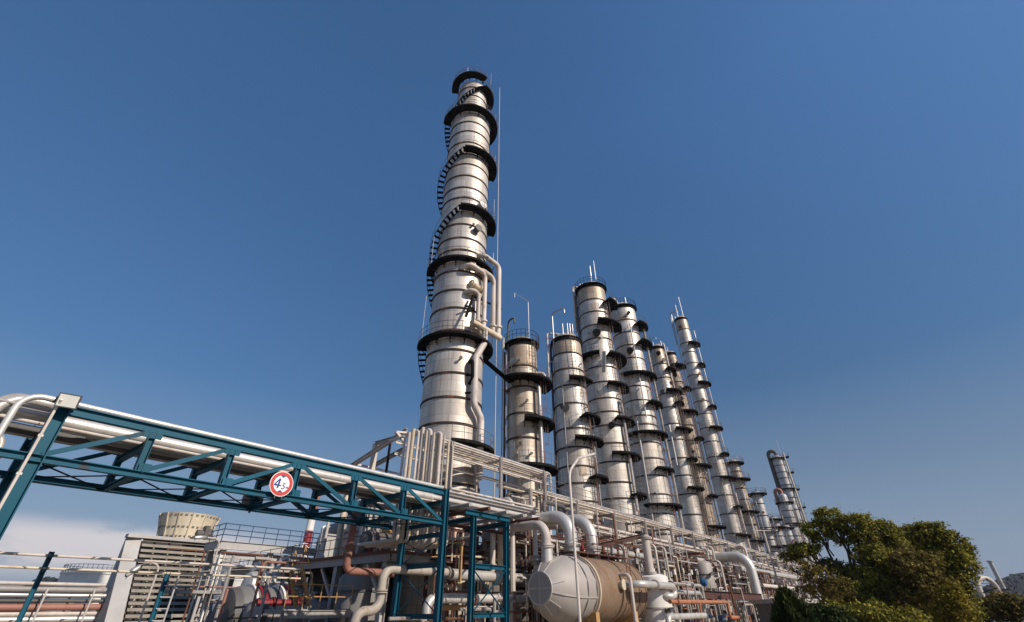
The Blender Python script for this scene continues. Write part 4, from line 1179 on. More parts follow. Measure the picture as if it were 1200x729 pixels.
# ------------------------------------------------------------------ process deck left of the tallest column
dk = thing('process_deck', 'rust-edged raised process deck on grey columns behind the truss bridge', 'platform', (18, 27, 0))
kz = at(456, 648, 22.6).z; kx = at(456, 648, 22.6).x
def ibox(b, x0, y0, x1, y1): b.box(x0, y0, kz - .1, x1, y1, kz)
part('deck_plate', dk, M['concrete'], lambda b: b.box(kx, 22.6, kz - .16, kx + 15, 42, kz))
part('edge_beam', dk, M['grey'], lambda b: (b.hbeam((kx, 22.5, kz - .2), (kx, 42, kz - .2), .2, .38), b.hbeam((kx + .1, 22.5, kz - .2), (kx + 15, 22.5, kz - .2), .2, .38)))
part('rim', dk, M['rust'], lambda b: (b.bar((kx - .12, 22.4, kz + .06), (kx - .12, 42, kz + .06), .03, .16), b.bar((kx - .12, 22.38, kz + .06), (kx + 15, 22.38, kz + .06), .03, .16)))
for y in (22.9, 27.5, 32, 37, 41.5):
    part('post', dk, M['panel'], lambda b: b.hbeam((kx + .15, y, 0), (kx + .15, y, kz - .4), .32, .32, EX, .03))
    part('knee_brace', dk, M['white'], lambda b: b.bar((kx + .15, y + .2, kz - 2.0), (kx + .15, y + 1.7, kz - .42), .14))
for x in (kx + 5, kx + 10, kx + 14.6):
    part('post', dk, M['panel'], lambda b: b.hbeam((x, 22.75, 0), (x, 22.75, kz - .4), .3, .3, EX, .03))
    part('knee_brace', dk, M['white'], lambda b: b.bar((x + .2, 22.75, kz - 1.7), (x + 1.5, 22.75, kz - .42), .14))
    part('knee_brace', dk, M['white'], lambda b: b.bar((x - .2, 22.75, kz - 1.7), (x - 1.5, 22.75, kz - .42), .14))
def drail(b):
    for z in (.55, 1.05):
        b.tube([(kx - .05, 42, kz + z), (kx - .05, 22.45, kz + z), (kx + 15, 22.45, kz + z)], .025, 5, bend=0)
    for k in range(14): b.tube([(kx - .05, 22.45 + k * 1.5, kz), (kx - .05, 22.45 + k * 1.5, kz + 1.05)], .022, 4)
    for k in range(10): b.tube([(kx + 1.5 * (k + 1), 22.45, kz), (kx + 1.5 * (k + 1), 22.45, kz + 1.05)], .022, 4)
part('handrail', dk, M['rust'], drail)

def vessel(name, label, o, r, z0, z1, mat, cat='vessel', bandm='dgrey', bands=(), legs=0, noz=3, seed=0, group=None, head=.35):
    t = thing(name, label, cat, (o[0], o[1], 0), group)
    b = MB()
    prof = [(r * .5, z0 - r * head * .9), (r * .85, z0 - r * head * .5), (r, z0), (r, z1), (r * .87, z1 + r * head * .5), (r * .5, z1 + r * head * .9), (0, z1 + r * head)]
    if z0 < .3: prof = prof[2:]
    b.lathe((o[0], o[1], 0), prof, 36); obj('shell', b, M[mat], t)
    if bands:
        b = MB()
        for z in bands: b.lathe((o[0], o[1], 0), [(r, z - .05), (r + .05, z - .05), (r + .05, z + .05), (r, z + .05)], 36, cap=False)
        obj('band', b, M[bandm], t)
    for k in range(legs):
        a = 2 * pi * (k + .5) / legs
        part('leg', t, M[mat], lambda q: q.bar((o[0] + cos(a) * r * .9, o[1] + sin(a) * r * .9, 0), (o[0] + cos(a) * r * .9, o[1] + sin(a) * r * .9, z0 + .4), .16))
    rn = random.Random(seed)
    for k in range(noz):
        a = rn.uniform(pi, 1.7 * pi); z = rn.uniform(z0 + .3, z1 - .2); d = Vector((cos(a), sin(a), 0)); u = Vector((-d.y, d.x, 0))
        part('nozzle', t, M['dgrey'], lambda q: q.lathe(Vector((o[0], o[1], z)) + d * (r - .03), [(.09, 0), (.09, .28), (.16, .28), (.16, .35)], 12, (u, EZ, d)))
    return t
def hvessel(name, label, p, axis, r, ln, mat, cat='heat exchanger', bandm='dgrey', group=None, legs=True, head=.5, ring=True, seed=0):
    """horizontal exchanger: p = centre, axis 'x' or 'y'"""
    p = Vector(p)
    t = thing(name, label, cat, (p.x, p.y, 0), group)
    A = {'x': (EY, EZ, EX), 'y': (EZ, EX, EY)}[axis]; D = A[2]
    h = ln / 2
    b = MB(); b.lathe(p, [(r, -h), (r, h)], 32, A); obj('shell', b, M[mat], t)
    for s in (-1, 1):
        b = MB()
        b.lathe(p + D * s * h, [(r * .98, 0), (r * .9, head * r * .5), (r * .55, head * r * .9), (0, head * r)] if s > 0 else [(0, -head * r), (r * .55, -head * r * .9), (r * .9, -head * r * .5), (r * .98, 0)], 32, A, cap=False)
        obj('head', b, M[mat], t)
    if ring:
        for s in (-1, 1):
            part('flange', t, M[bandm], lambda b: [b.ring(p + D * (s * (h - .3) + q), D, r * 1.13, .13, 32) for q in (-.065, .065)])
    if legs:
        S = A[0] if axis == 'x' else A[1]
        for s in (-.6, .6):
            c = p + D * s * h
            part('saddle', t, M['concrete'] if p.z < 3 else M['grey'], lambda q: q.prism(Vector((c.x, c.y, (max(0, p.z - r - 1.2) + p.z - r * .7) / 2)), D * .14, S * r * .8, EZ * ((p.z - r * .7) - max(0, p.z - r - 1.2)) / 2))
    rn = random.Random(seed)
    for k in range(2):
        x = rn.uniform(-.6, .6) * h
        part('nozzle', t, M['grey'], lambda q: q.lathe(p + D * x + EZ * (r - .02), [(r * .2, 0), (r * .2, .35), (r * .34, .35), (r * .34, .43)], 14))
    return t

v = at(424, 640, 27)
vessel('vertical_vessel', 'light grey upright vessel standing on the process deck behind the bridge', (v.x, 27), 1.1, kz + .5, kz + 3.2, 'drumgrey', bands=(kz + 1.4, kz + 2.5), legs=4, seed=1)
v = at(412, 700, 25.2)
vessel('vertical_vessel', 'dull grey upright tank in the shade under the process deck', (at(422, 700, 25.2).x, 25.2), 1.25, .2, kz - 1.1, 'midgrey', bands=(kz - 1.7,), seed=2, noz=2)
p0 = at(404, 655, 24)
pz_ = at(404, 668, 22.0)
pts = path(at(413, 600, 22.0), ('z', 671), ('y', 0)) if False else None
# faded red pipe dropping past the deck edge and running along it
a0 = at(405, 669, 21.6)
pipe('pipe', 'faded red pipe dropping past the process deck and turning along its edge', [slide(a0, EZ, 'y', 598), a0, slide(a0, EX, 'x', 463)], .17, 'pink', bend=.3, flange=((1, .72), (0, .62)), n=14)
a1 = slide(a0, EZ, 'y', 600)
pipe('pipe', 'white pipe arching over to meet the faded red drop pipe', [a1 + EZ * .05, slide(a1, EZ, 'y', 588), slide(a1, EZ, 'y', 588) + EX * 2.6, slide(a1, EZ, 'y', 588) + EX * 2.6 - EZ * 2], .15, 'white', bend=.5)
pipe('pipe', 'grimy jacketed pipe with a swan-neck beside the teal portal', path(at(532, 671.5, 20.4), ('x', 450), ('z', 716), ('X', -1.2), ('Z', -2)), .2, 'oldwhite', bend=.5, flange=((1, .55), (0, .1)), n=14)
e0 = at(375, 650, 40)
pipe('duct', 'large grey elbow duct standing behind the process deck', path(at(376, 655, 36), ('z', 620), ('x', 412)), .55, 'grey', n=20, bend=1.4, flange=((0, .2),), cat='duct')
pipe('pipe', 'pale yellow riser behind the truss bridge near the deck', path(at(392, 660, 30), ('z', 560)), .2, 'cream', bands=2.0)
pipe('pipe', 'stout white riser with a bend behind the truss bridge', path(at(399, 655, 31), ('z', 560), ('X', 1.5)), .32, 'white', n=14)
pipe('pipe', 'slim white riser just left of the pale yellow one', path(at(378, 648, 31), ('z', 611)), .1, 'white')
v = at(386, 640, 34)
solo('cabinet', (lambda b: (b.box(v.x - .6, 33.5, kz, v.x + .6, 34.5, kz + 2.0), b.box(v.x - .65, 33.4, kz + 2.0, v.x + .65, 34.6, kz + 2.1), b)[-1])(MB()), M['panel'], 'pale grey cabinet on the process deck beside the yellow riser', 'cabinet')
rr_ = random.Random(21)
for k in range(7):
    x = 432 + k * 5.2
    p = at(x, 646, 23.6)
    pipe('riser_pipe', 'short red standpipe in the row along the process deck rim', [(p.x, 23.6, kz), (p.x, 23.6, kz + rr_.uniform(.5, .8))], .045, 'red', group='red standpipes on the deck', cat='pipe')
# big horizontal pipes under the deck
pipe('pipe', 'large silver pipe running level below the process deck to the drum', path(at(528, 673, 20.3), ('x', 622)), .27, 'silver', n=16, flange=((0, .55),), bands=2.2)
pipe('pipe', 'silver pipe with a dropped elbow low beneath the larger level pipe', path(at(499, 729, 19.8), ('z', 701), ('x', 617)), .22, 'silver', n=14, bend=.5, bands=.9)
pipe('pipe', 'ochre-stained low pipe below the level silver pipes', path(at(517, 712, 20.6), ('x', 549)), .13, 'ochre', bands=.5)
fr = thing('guard_rail', 'ochre painted guard rail frame beside the teal trestle', 'guard rail', at(523, 690, 19.6))
o1 = at(505, 637, 19.6); o2 = at(541, 636, 19.6)
part('rail', fr, M['ochre'], lambda b: (b.bar(o1, o2, .07, .05), b.bar(o1 - EZ * .6, o2 - EZ * .6, .05, .04)))
part('post', fr, M['ochre'], lambda b: b.bar(o2, slide(o2, EZ, 'y', 682), .14, .1, EX))

for k, (x, y0, y1, r, m, lb_) in enumerate(((577, 672, 612, .17, 'white', 'left one of the twin white risers behind the teal trestle'), (586.5, 664, 612, .2, 'cream', 'right one of the twin risers behind the teal trestle, cream'))):
    p = at(x, y0, 21.0); pipe('riser_pipe', lb_, [p, slide(p, EZ, 'y', y1)], r, m, n=12, flange=((0, .15),))
v = at(571, 640, 22.2)
vessel('filter_vessel', 'slim grey pressure pot hanging behind the twin white risers', (v.x, 22.2), .36, at(571, 652, 22.2).z, at(571, 618, 22.2).z, 'grey', seed=4, noz=1, head=1.2)
b = MB()
for z in (at(590, 625, 20.6).z,): b.bar((19.5, 20.6, z), (27, 20.6, z), .1, .16)
solo('steel_girder', b, M['brown'], 'brown steel beam spanning behind the teal trestle toward the elbow pipes', 'beam')
x0 = at(600, 660, 24).x
hvessel('heat_exchanger', 'tan arched exchanger on the deck behind the teal trestle', (at(622, 640, 23.5).x, 23.5, at(622, 640, 23.5).z), 'x', .8, 3.2, 'drumrust', bandm='rust', seed=5)
hvessel('heat_exchanger', 'small tan exchanger under the arched one behind the trestle', (at(618, 655, 22.6).x, 22.6, at(618, 657, 22.6).z), 'x', .42, 2.4, 'cream', bandm='rust', seed=6)

# rust-edged pump deck running on below the long rack
pd = thing('pump_deck', 'long rusty low deck under the pipe rack, crowded with pipework', 'platform', (50, 22, 0))
z_ = 3.9
part('deck_plate', pd, M['grey'], lambda b: b.box(33, 21.2, z_ - .14, 100, 25.2, z_))
part('edge_beam', pd, M['rust'], lambda b: b.hbeam((33, 21.1, z_ - .12), (100, 21.1, z_ - .12), .16, .3))
def pdr(b):
    for z in (.55, 1.05): b.tube([(33, 21.12, z_ + z), (100, 21.12, z_ + z)], .025, 5)
    for k in range(45): b.tube([(33 + k * 1.5, 21.12, z_), (33 + k * 1.5, 21.12, z_ + 1.05)], .02, 4)
part('handrail', pd, M['rust'], pdr)
for k in range(12): part('post', pd, M['grey'], lambda b: b.bar((33.4 + k * 6, 21.3, 0), (33.4 + k * 6, 21.3, z_ - .14), .2))

# ------------------------------------------------------------------ right of the drum
v = at(767, 700, 15.2)
sv = vessel('vertical_vessel', 'pale upright vessel with a pipe across its top, right of the drum', (v.x, 15.2), .5 * 43 / 20.5 * .98, .1, at(767, 677, 15.2).z, 'tank', seed=9, noz=2, bands=(at(767, 690, 14.2).z, at(767, 713, 14.2).z), bandm='grey', head=.2)
pipe('elbow_pipe', 'silver pipe crossing over the pale upright vessel and curling down at its right', path(at(745, 684, 14.0) + EY * 3.6 + EX * .6, ('Y', -3.6), ('x', 789), ('z', 699), ('X', -.9), ('Y', 1)), .2, 'silver', n=14, bend=.5, flange=((1, .42),))
pipe('pipe', 'stout white riser with a rusty collar above the pale upright vessel', path(at(763, 677, 15.0), ('z', 627)), .27, 'white', n=16, flange=((0, .93), (0, .1)))
b = MB(); q0 = at(697, 641, 17.5); q1 = at(757, 627, 15.0); b.hbeam(q0, q1, .2, .3)
solo('steel_girder', b, M['brown'], 'red-brown sloping beam meeting the collar of the stout white riser', 'beam')
pipe('pipe', 'bent white pipe beside the back of the rusty drum', path(at(745, 729, 14.4), ('z', 673), ('Y', 1.2)), .1, 'white', bend=.3)
pipe('pipe', 'white swan-neck pipe above the back end of the drum', path(at(735, 672, 17.3), ('z', 638), ('y', 718)), .14, 'white', bend=.5, flange=((0, .3),))
pipe('pipe', 'slim white swan-neck between the riser and the long rack', path(at(773, 676, 17.8), ('z', 638), ('Y', 2)), .1, 'white', bend=.35)
pipe('pipe', 'second slim white swan-neck just right of the first by the rack', path(at(785, 680, 18.2), ('z', 641), ('Y', 2.2)), .1, 'white', bend=.35)
pipe('pipe', 'grey pipe running level behind the pale upright vessel', path(at(700, 644, 19.5), ('x', 760)), .24, 'silver', n=14, bands=1.5)
pipe('pipe', 'upper silver pipe with a down-turned end right of the pale vessel', path(at(788, 684, 17), ('x', 822), ('z', 729)), .13, 'silver', bend=.45)
pipe('pipe', 'lower silver pipe with a down-turned end right of the pale vessel', path(at(790, 694, 16), ('x', 821), ('z', 740)), .17, 'silver', bend=.5)
pipe('pipe', 'faded orange pipe stepping down at the foot of the plant', path(at(785, 705, 13.5), ('x', 852), ('z', 724), ('X', 3)), .12, 'orange', bend=.2, flange=((0, .1),))
pipe('pipe', 'thin faded orange branch dropping from the stepped orange pipe', path(at(819, 704.5, 13.5), ('z', 740)), .085, 'orange')
pipe('pipe', 'white jacketed low pipe with a short drop at the picture foot', path(at(785, 740, 13.5), ('z', 723), ('x', 826)), .17, 'silver', bend=.3, bands=.8)
pipe('pipe', 'stub pipe hanging from the low white jacketed pipe', path(at(795, 722, 13.5), ('z', 740)), .12, 'silver')
b = MB(); g = at(826, 697, 15.0); h = slide(g, EX, 'x', 893); b.hbeam(g, h, .3, .55)
solo('steel_girder', b, M['brown'], 'deep rust-brown girder running toward the flat-roofed hut', 'beam')
pipe('elbow_pipe', 'biggest silver pipe bend, turning down beside the flat-roofed hut', path(at(876, 651, 17.0), ('y', 818))[::-1] + path(at(876, 651, 17.0), ('z', 712))[1:], .52, 'silver', n=20, bend=1.5, flange=((0, .3),), bands=3)
pipe('pipe', 'white arch pipe just above the biggest silver bend', path(at(885, 690, 19.8), ('z', 640), ('y', 862)), .17, 'white', bend=.6)
pipe('pipe', 'white level pipe at the far end of the rack with a rust end', path(at(866, 666, 19.5), ('x', 936)), .34, 'silver', n=14, flange=((0, .95),), bands=4)
pipe('pipe', 'white level pipe low at the far end of the rack', path(at(893, 686, 18.5), ('x', 936)), .22, 'white', n=12)
pipe('pipe', 'slim swan-neck pipe left of the biggest silver bend', path(at(853, 700, 18), ('z', 657), ('y', 830)), .12, 'white', bend=.45)
v = at(828, 690, 19.2)
vessel('vertical_vessel', 'small pale upright vessel with a blue valve, under the long rack', (v.x, 19.2), .95, 3.2, at(827, 662, 19.2).z, 'drumgrey', seed=11, legs=4, bands=(4.4,))
bv = at(824.5, 682.5, 17.9)
vt = thing('valve', 'bright blue round valve actuator before the small pale vessel', 'valve', bv)
part('body', vt, M['bluevalve'], lambda b: b.lathe(bv, [(.0, -.3), (.25, -.25), (.36, 0), (.25, .25), (0, .3)], 20, (EX, EZ, -EY)))
part('stem', vt, M['grey'], lambda b: b.tube([bv - EZ * .3, bv - EZ * 1.3], .07, 8))
# flat-roofed hut
hx = at(880, 712, 16.0).x; hz = at(905, 700, 11.0).z
ht = thing('hut', 'low flat-roofed grey hut at the foot of the biggest pipe bend', 'hut', (hx + 5, 13, 0))
part('wall', ht, M['wall'], lambda b: b.box(hx + .4, 11.4, 0, hx + 11, 15.6, hz - .35))
part('roof', ht, M['concrete'], lambda b: b.box(hx, 11, hz - .35, hx + 11.6, 16, hz))
part('window', ht, M['recess_dark'], lambda b: b.box(hx + 6.5, 11.36, .6, hx + 8.5, 11.43, hz - .8))
part('door', ht, M['dgrey'], lambda b: b.box(hx + 2.0, 11.36, 0, hx + 3.0, 11.43, hz - .7))
# ------------------------------------------------------------------ cooling tower and neighbours (far left)
YW = 45.0
xl, xr = at(168, 631, YW).x, at(250, 638, YW).x
zc = at(168, 631, YW).z
ct = thing('cooling_tower', 'louvred cooling tower with a cream flared fan stack on its roof', 'cooling tower', ((xl + xr) / 2, YW + 3.2, 0))
bot = at(127.5, 729, YW - 7)            # the louvre face leans out toward the road at its foot
yb = YW - 3.4
ydp = slide(Vector((xl - 1.0, YW + .2, zc)), EY, 'x', 147.5).y
def ctw(b):
    vs = [(xl - .1, yb, 0), (xl - .1, YW, zc), (xl - .1, ydp, zc), (xl - .1, ydp, 0),
          (xl - 1.0, yb + .2, 0), (xl - 1.0, YW + .2, zc), (xl - 1.0, ydp, zc), (xl - 1.0, ydp, 0)]
    b.add(vs, [(0, 1, 2, 3), (7, 6, 5, 4), (0, 4, 5, 1), (1, 5, 6, 2), (2, 6, 7, 3)])
part('end_wall', ct, M['panel'], ctw)
def ctw2(b):
    vs = [(xr + .1, yb, 0), (xr + .1, YW, zc), (xr + .1, YW + 8, zc), (xr + .1, YW + 12, 0),
          (xr + .5, yb + .2, 0), (xr + .5, YW + .2, zc), (xr + .5, YW + 8, zc), (xr + .5, YW + 12, 0)]
    b.add(vs, [(3, 2, 1, 0), (4, 5, 6, 7), (1, 5, 4, 0), (2, 6, 5, 1), (3, 7, 6, 2)])
part('end_wall', ct, M['panel'], ctw2)
part('roof', ct, M['panel'], lambda b: b.box(xl - 1.05, YW - .25, zc, xr + .6, ydp + .1, zc + .22))
part('back_wall', ct, M['recess_dark'], lambda b: b.add([(xl, yb + 1.5, 0), (xr, yb + 1.5, 0), (xr, YW + 1.5, zc - .02), (xl, YW + 1.5, zc - .02)], [(0, 1, 2, 3)]))
def louv(b):
    n = 17
    for i in range(n):
        t = (i + .5) / n
        z = zc * t; y = yb + (YW - yb) * t
        b.prism(((xl + xr) / 2, y + .12, z + .1), ((xr - xl) / 2 - .02, 0, 0), (0, -.075, -.095), (0, .012, -.008))
part('louvre', ct, M['louvre'], louv)
def mull(b):
    for k in range(6):
        x = xl + (xr - xl) * k / 5
        b.bar((x, yb + .68, 0), (x, YW + .68, zc - .02), .12, .1, EX)
part('mullion', ct, M['louvre'], mull)
fb = at(182, 631, YW + 3.2); ft0, ft1 = at(186, 601, YW + 3.2), at(259.5, 604, YW + 3.2)
fx = (ft0.x + ft1.x) / 2; rt_ = (ft1.x - ft0.x) / 2 * .93
ztp = ft0.z
zz0 = zc + .22
H_ = ztp - zz0
fan = part('fan_stack', ct, M['frp'], lambda b: b.lathe((fx, YW + 3.2, 0), [(rt_ * .80, zz0), (rt_ * .80, zz0 + H_ * .12), (rt_ * .86, zz0 + H_ * .45), (rt_ * .97, zz0 + H_ * .93), (rt_, ztp), (rt_ - .08, ztp), (rt_ * .74, zz0 + .3)], 44, cap=False))
def ribs(b):
    n = 36
    for z0, z1, r0, r1 in ((zz0 + H_ * .15, zz0 + H_ * .2, .81, .815), (zz0 + H_ * .48, zz0 + H_ * .53, .872, .883), (zz0 + H_ * .9, zz0 + H_ * .95, .97, .98)):
        for k in range(n):
            a = 2 * pi * (k + .5) / n
            d = Vector((cos(a), sin(a), 0))
            b.bar(Vector((fx, YW + 3.2, z0)) + d * rt_ * (r0 + .012), Vector((fx, YW + 3.2, z1)) + d * rt_ * (r1 + .012), .18, .04, d)
    for k in range(0):
        a = 2 * pi * k / 12; d = Vector((cos(a), sin(a), 0))
        for (za, ra), (zb, rb_) in (((zz0, .805), (zz0 + H_ * .45, .865)), ((zz0 + H_ * .45, .865), (ztp, 1.0))):
            b.bar(Vector((fx, YW + 3.2, za)) + d * rt_ * (ra + .005), Vector((fx, YW + 3.2, zb)) + d * rt_ * (rb_ + .005), .07, .07, d)
part('rib', fan, M['louvre'], ribs)
def vrib(b, k):
        a = 2 * pi * k / 14; d = Vector((cos(a), sin(a), 0))
        for (za, ra), (zb, rb_) in (((zz0, .805), (zz0 + H_ * .45, .865)), ((zz0 + H_ * .45, .865), (ztp, 1.0))):
            b.bar(Vector((fx, YW + 3.2, za)) + d * rt_ * (ra + .005), Vector((fx, YW + 3.2, zb)) + d * rt_ * (rb_ + .005), .09, .1, d)
[part('seam_rib', fan, M['frp'], lambda b: vrib(b, k)) for k in range(14)]
def ctr(b):
    z = zc + .22
    for zz in (.55, 1.1): b.tube([(xr + .5, YW, z + zz), (xl - 1.2, YW, z + zz), (xl - 1.2, YW + 8, z + zz)], .03, 4, bend=0)
    for k in range(8): b.tube([(xl - 1.2 + k * 1.1, YW, z), (xl - 1.2 + k * 1.1, YW, z + 1.1)], .03, 4)
motor = part('fan_motor', ct, M['dgrey'], lambda b: (b.lathe((fx + .6, YW + .6, zz0 + .5), [(.28, -.6), (.28, .6)], 14, 'x'), b.box(fx - .2, YW + .3, zz0, fx + 1.4, YW + .9, zz0 + .2), b.box(fx + .5, YW + .25, zz0 + .2, fx + .8, YW + .95, zz0 + 1.1)))

# steel structure with the blue hand rail
YS = 37.5
s0 = at(258.6, 633.6, YS); s1 = at(412, 651, YS)
ss = thing('steel_platform', 'white-columned open steel structure with a blue handrail on its roof deck', 'platform', ((s0.x + s1.x) / 2, YS + 3, 0))
zs = s0.z
yd = slide(Vector((s0.x, YS, s0.z)), EY, 'x', 243).y
part('deck', ss, M['concrete'], lambda b: (b.box(s0.x, YS, zs - .22, s1.x, yd, zs)))
part('edge_beam', ss, M['panel'], lambda b: (b.hbeam((s0.x, YS - .1, zs - .25), (s1.x, YS - .1, zs - .25), .2, .5), b.hbeam((s0.x - .1, YS, zs - .25), (s0.x - .1, yd, zs - .25), .2, .5), b.hbeam((s0.x, YS + .3, zs - .8), (s1.x, YS + .3, zs - .8), .2, .4)))
def bl(b):
    for zz in (.4, .75, 1.1):
        b.tube([(s0.x + .05, yd - .1, zs + zz), (s0.x + .05, YS + .05, zs + zz), (s1.x, YS + .05, zs + zz)], .035, 5, bend=0)
    n = int((s1.x - s0.x) / .95)
    for k in range(n + 1): b.tube([(s0.x + .05 + k * .95, YS + .05, zs), (s0.x + .05 + k * .95, YS + .05, zs + 1.1)], .03, 4)
    for k in range(3): b.tube([(s0.x + .05, YS + .05 + k * (yd - YS - .15) / 2, zs), (s0.x + .05, YS + .05 + k * (yd - YS - .15) / 2, zs + 1.1)], .03, 4)
part('handrail', ss, M['blue'], bl)
for px in (263, 319, 375):
    x = at(px, 640, YS + .3).x
    part('column', ss, M['tank'], lambda b: b.hbeam((x, YS + .3, 0), (x, YS + .3, zs - .5), .34, .34, EX, .04))
    part('column', ss, M['panel'], lambda b: b.hbeam((x - .2, yd - .4, 0), (x - .2, yd - .4, zs - .5), .35, .35, EX, .04))
x0_, x1_ = at(319, 640, YS + .3).x, at(375, 640, YS + .3).x
part('brace', ss, M['dgrey'], lambda b: (b.bar((x0_ + .2, YS + 1, zs - 2.6), ((x0_ + x1_) / 2, YS + 1, zs - .9), .22), b.bar((x1_ - .2, YS + 1, zs - 2.6), ((x0_ + x1_) / 2 + .1, YS + 1.02, zs - .9), .22)))
part('lower_deck', ss, M['concrete'], lambda b: b.box(s0.x - 1.2, YS - 1.2, 2.55, s0.x + 5, YS + 1, 2.72))
def lr(b):
    for zz in (.5, 1.0): b.tube([(s0.x - 1.2, YS - 1.15, 2.72 + zz), (s0.x + 5, YS - 1.15, 3.25 + zz)], .03, 4)
    for k in range(8): b.tube([(s0.x - 1.2 + k, YS - 1.15, 2.72), (s0.x - 1.2 + k, YS - 1.15, 3.72)], .03, 4)
part('handrail', ss, M['galv'], lr)
for k in range(5):
    x = s0.x - .6 + k * 1.5
    part('lower_post', ss, M['panel'], lambda b: b.bar((x, YS - .9, 0), (x, YS - .9, 2.55), .16))

def tank(label, px0, px1, py, Y, mat='tank', cone=.12):
    a, c = at(px0, py, Y), at(px1, py, Y)
    r = (c.x - a.x) / 2 * .86; x = (a.x + c.x) / 2
    z = at((px0 + px1) / 2, py, Y - r).z
    t = thing('storage_tank', label, 'storage tank', (x, Y, 0))
    b = MB(); b.lathe((x, Y, 0), [(r, 0), (r, z)], 48); obj('shell', b, M[mat], t)
    b = MB(); b.lathe((x, Y, 0), [(r + .12, z - .12), (r + .12, z + .08), (r * .6, z + r * cone * .7), (0, z + r * cone)], 48); obj('roof', b, M[mat], t)
    b = MB()
    for q in (.25, .5, .75): b.lathe((x, Y, 0), [(r, z * q - .04), (r + .05, z * q - .04), (r + .05, z * q + .04), (r, z * q + .04)], 48, cap=False)
    obj('wind_girder', b, M[mat], t)
    b = MB()
    for k in range(40):
        a_ = 2 * pi * k / 40; b.tube([(x + cos(a_) * r, Y + sin(a_) * r, z), (x + cos(a_) * r, Y + sin(a_) * r, z + 1)], .035, 4)
    b.tube([(x + cos(2 * pi * k / 40) * r, Y + sin(2 * pi * k / 40) * r, z + 1) for k in range(41)], .035, 4, bend=0)
    obj('handrail', b, M['galv'], t)
    return t
tank('cream storage tank seen through the white-columned structure', 258, 322, 663, 75, 'tank')
tank('white storage tank left of the cooling tower, behind the low pipes', 66, 150, 671, 92, 'tank', .1)
tank('smaller white tank end low at the left behind the rails', 44, 84, 716, 70, 'tank', .06)

# red and white lattice mast
mt_ = at(372, 577, 120); mb = Vector((mt_.x, 120, 0))
ms = thing('lattice_mast', 'red and white banded stack held in a lattice mast behind the truss bridge', 'mast', mb)
zt_ = mt_.z
n = 6
for k in range(n):
    z0, z1 = zt_ * k / n, zt_ * (k + 1) / n
    part('flue', ms, M['red' if k % 2 else 'tank'] if k != n - 1 else M['pink'], lambda b: b.lathe((mb.x, 120, 0), [(.95, z0), (.95, z1)], 20))
part('cap', ms, M['red'], lambda b: b.lathe((mb.x, 120, 0), [(1.0, zt_), (1.25, zt_ + .01), (1.25, zt_ + .6), (.8, zt_ + .6)], 20))
def lat(b, lo, hi):
    for k in range(lo, hi):
        z0, z1 = k * 2.2, (k + 1) * 2.2
        w0, w1 = 3.0 - k * .16, 3.0 - (k + 1) * .16
        for sx2, sy2 in ((1, 1), (1, -1), (-1, -1), (-1, 1)):
            b.bar((mb.x + sx2 * w0, 120 + sy2 * w0, z0), (mb.x + sx2 * w1, 120 + sy2 * w1, z1), .2)
            nx, ny = (sx2, -sy2) if sx2 == sy2 else (-sx2, sy2)
            b.bar((mb.x + sx2 * w0, 120 + sy2 * w0, z0), (mb.x + nx * w1, 120 + ny * w1, z1), .1)
            b.bar((mb.x + sx2 * w1, 120 + sy2 * w1, z1), (mb.x + nx * w1, 120 + ny * w1, z1), .1)
nl = int(zt_ * .6 / 2.2)
for k in range(0, nl, 3): part('lattice', ms, M['red' if (k // 3) % 2 else 'tank'], lambda b: lat(b, k, min(k + 3, nl)))

# wrapped exchangers with red straps
for k, (px, X_) in enumerate(((268, 0), (288, 1))):
    pass
eY = 31.0
ex0 = at(262, 715, eY).x
he = thing('heat_exchanger', 'huge dark grey horizontal exchanger with pale rims and two red straps', 'heat exchanger', (ex0 + 4, eY, 0))
er = 1.55; ez = at(285, 689, eY - .3).z - er + .1
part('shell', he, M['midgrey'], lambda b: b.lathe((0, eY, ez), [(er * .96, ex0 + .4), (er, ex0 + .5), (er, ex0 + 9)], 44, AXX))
part('end_plate', he, M['dgrey'], lambda b: b.lathe((0, eY, ez), [(er * .6, ex0 - .2), (er * .93, ex0), (er * .96, ex0 + .4)], 44, AXX))
for q in (1.0, 2.6): part('rim', he, M['tank'], lambda b: b.lathe((0, eY, ez), [(er, ex0 + q), (er + .12, ex0 + q), (er + .12, ex0 + q + .12), (er, ex0 + q + .12)], 44, AXX, cap=False))
for q in (1.35, 2.95): part('strap', he, M['red'], lambda b: (b.lathe((0, eY, ez), [(er, ex0 + q), (er + .06, ex0 + q), (er + .06, ex0 + q + .4), (er, ex0 + q + .4)], 44, AXX, cap=False), b.bar((ex0 + q + .2, eY - er * .6, ez + er * .86), (ex0 + q + .35, eY - er * .5, ez + er + .55), .3, .12)))
for q in (1.2, 6.5): part('saddle', he, M['concrete'], lambda b: b.box(ex0 + q, eY - 1.2, 0, ex0 + q + .5, eY + 1.2, max(.3, ez - er * .75)))
pipe('pipe', 'dark red pipe running from the strapped exchanger to the yellow stair', path(at(300, 707, 28.6), ('x', 362)), .2, 'red', n=14, flange=((0, .3), (0, .8)))
hvessel('heat_exchanger', 'bright silver horizontal exchanger right of the red straps', (at(315, 690, 34).x + 1.5, 34, at(315, 688, 34).z), 'x', .85, 5.5, 'silver', seed=21)
hvessel('heat_exchanger', 'upper silver exchanger stacked above the bright one', (at(318, 670, 35).x + 1.5, 35, at(318, 671, 35).z), 'x', .62, 5.0, 'silver', seed=22)
hvessel('heat_exchanger', 'dull grey exchanger low beneath the red pipe', (at(322, 722, 29).x + 1, 29, at(322, 722, 29).z), 'x', .75, 4.5, 'grey', seed=23)
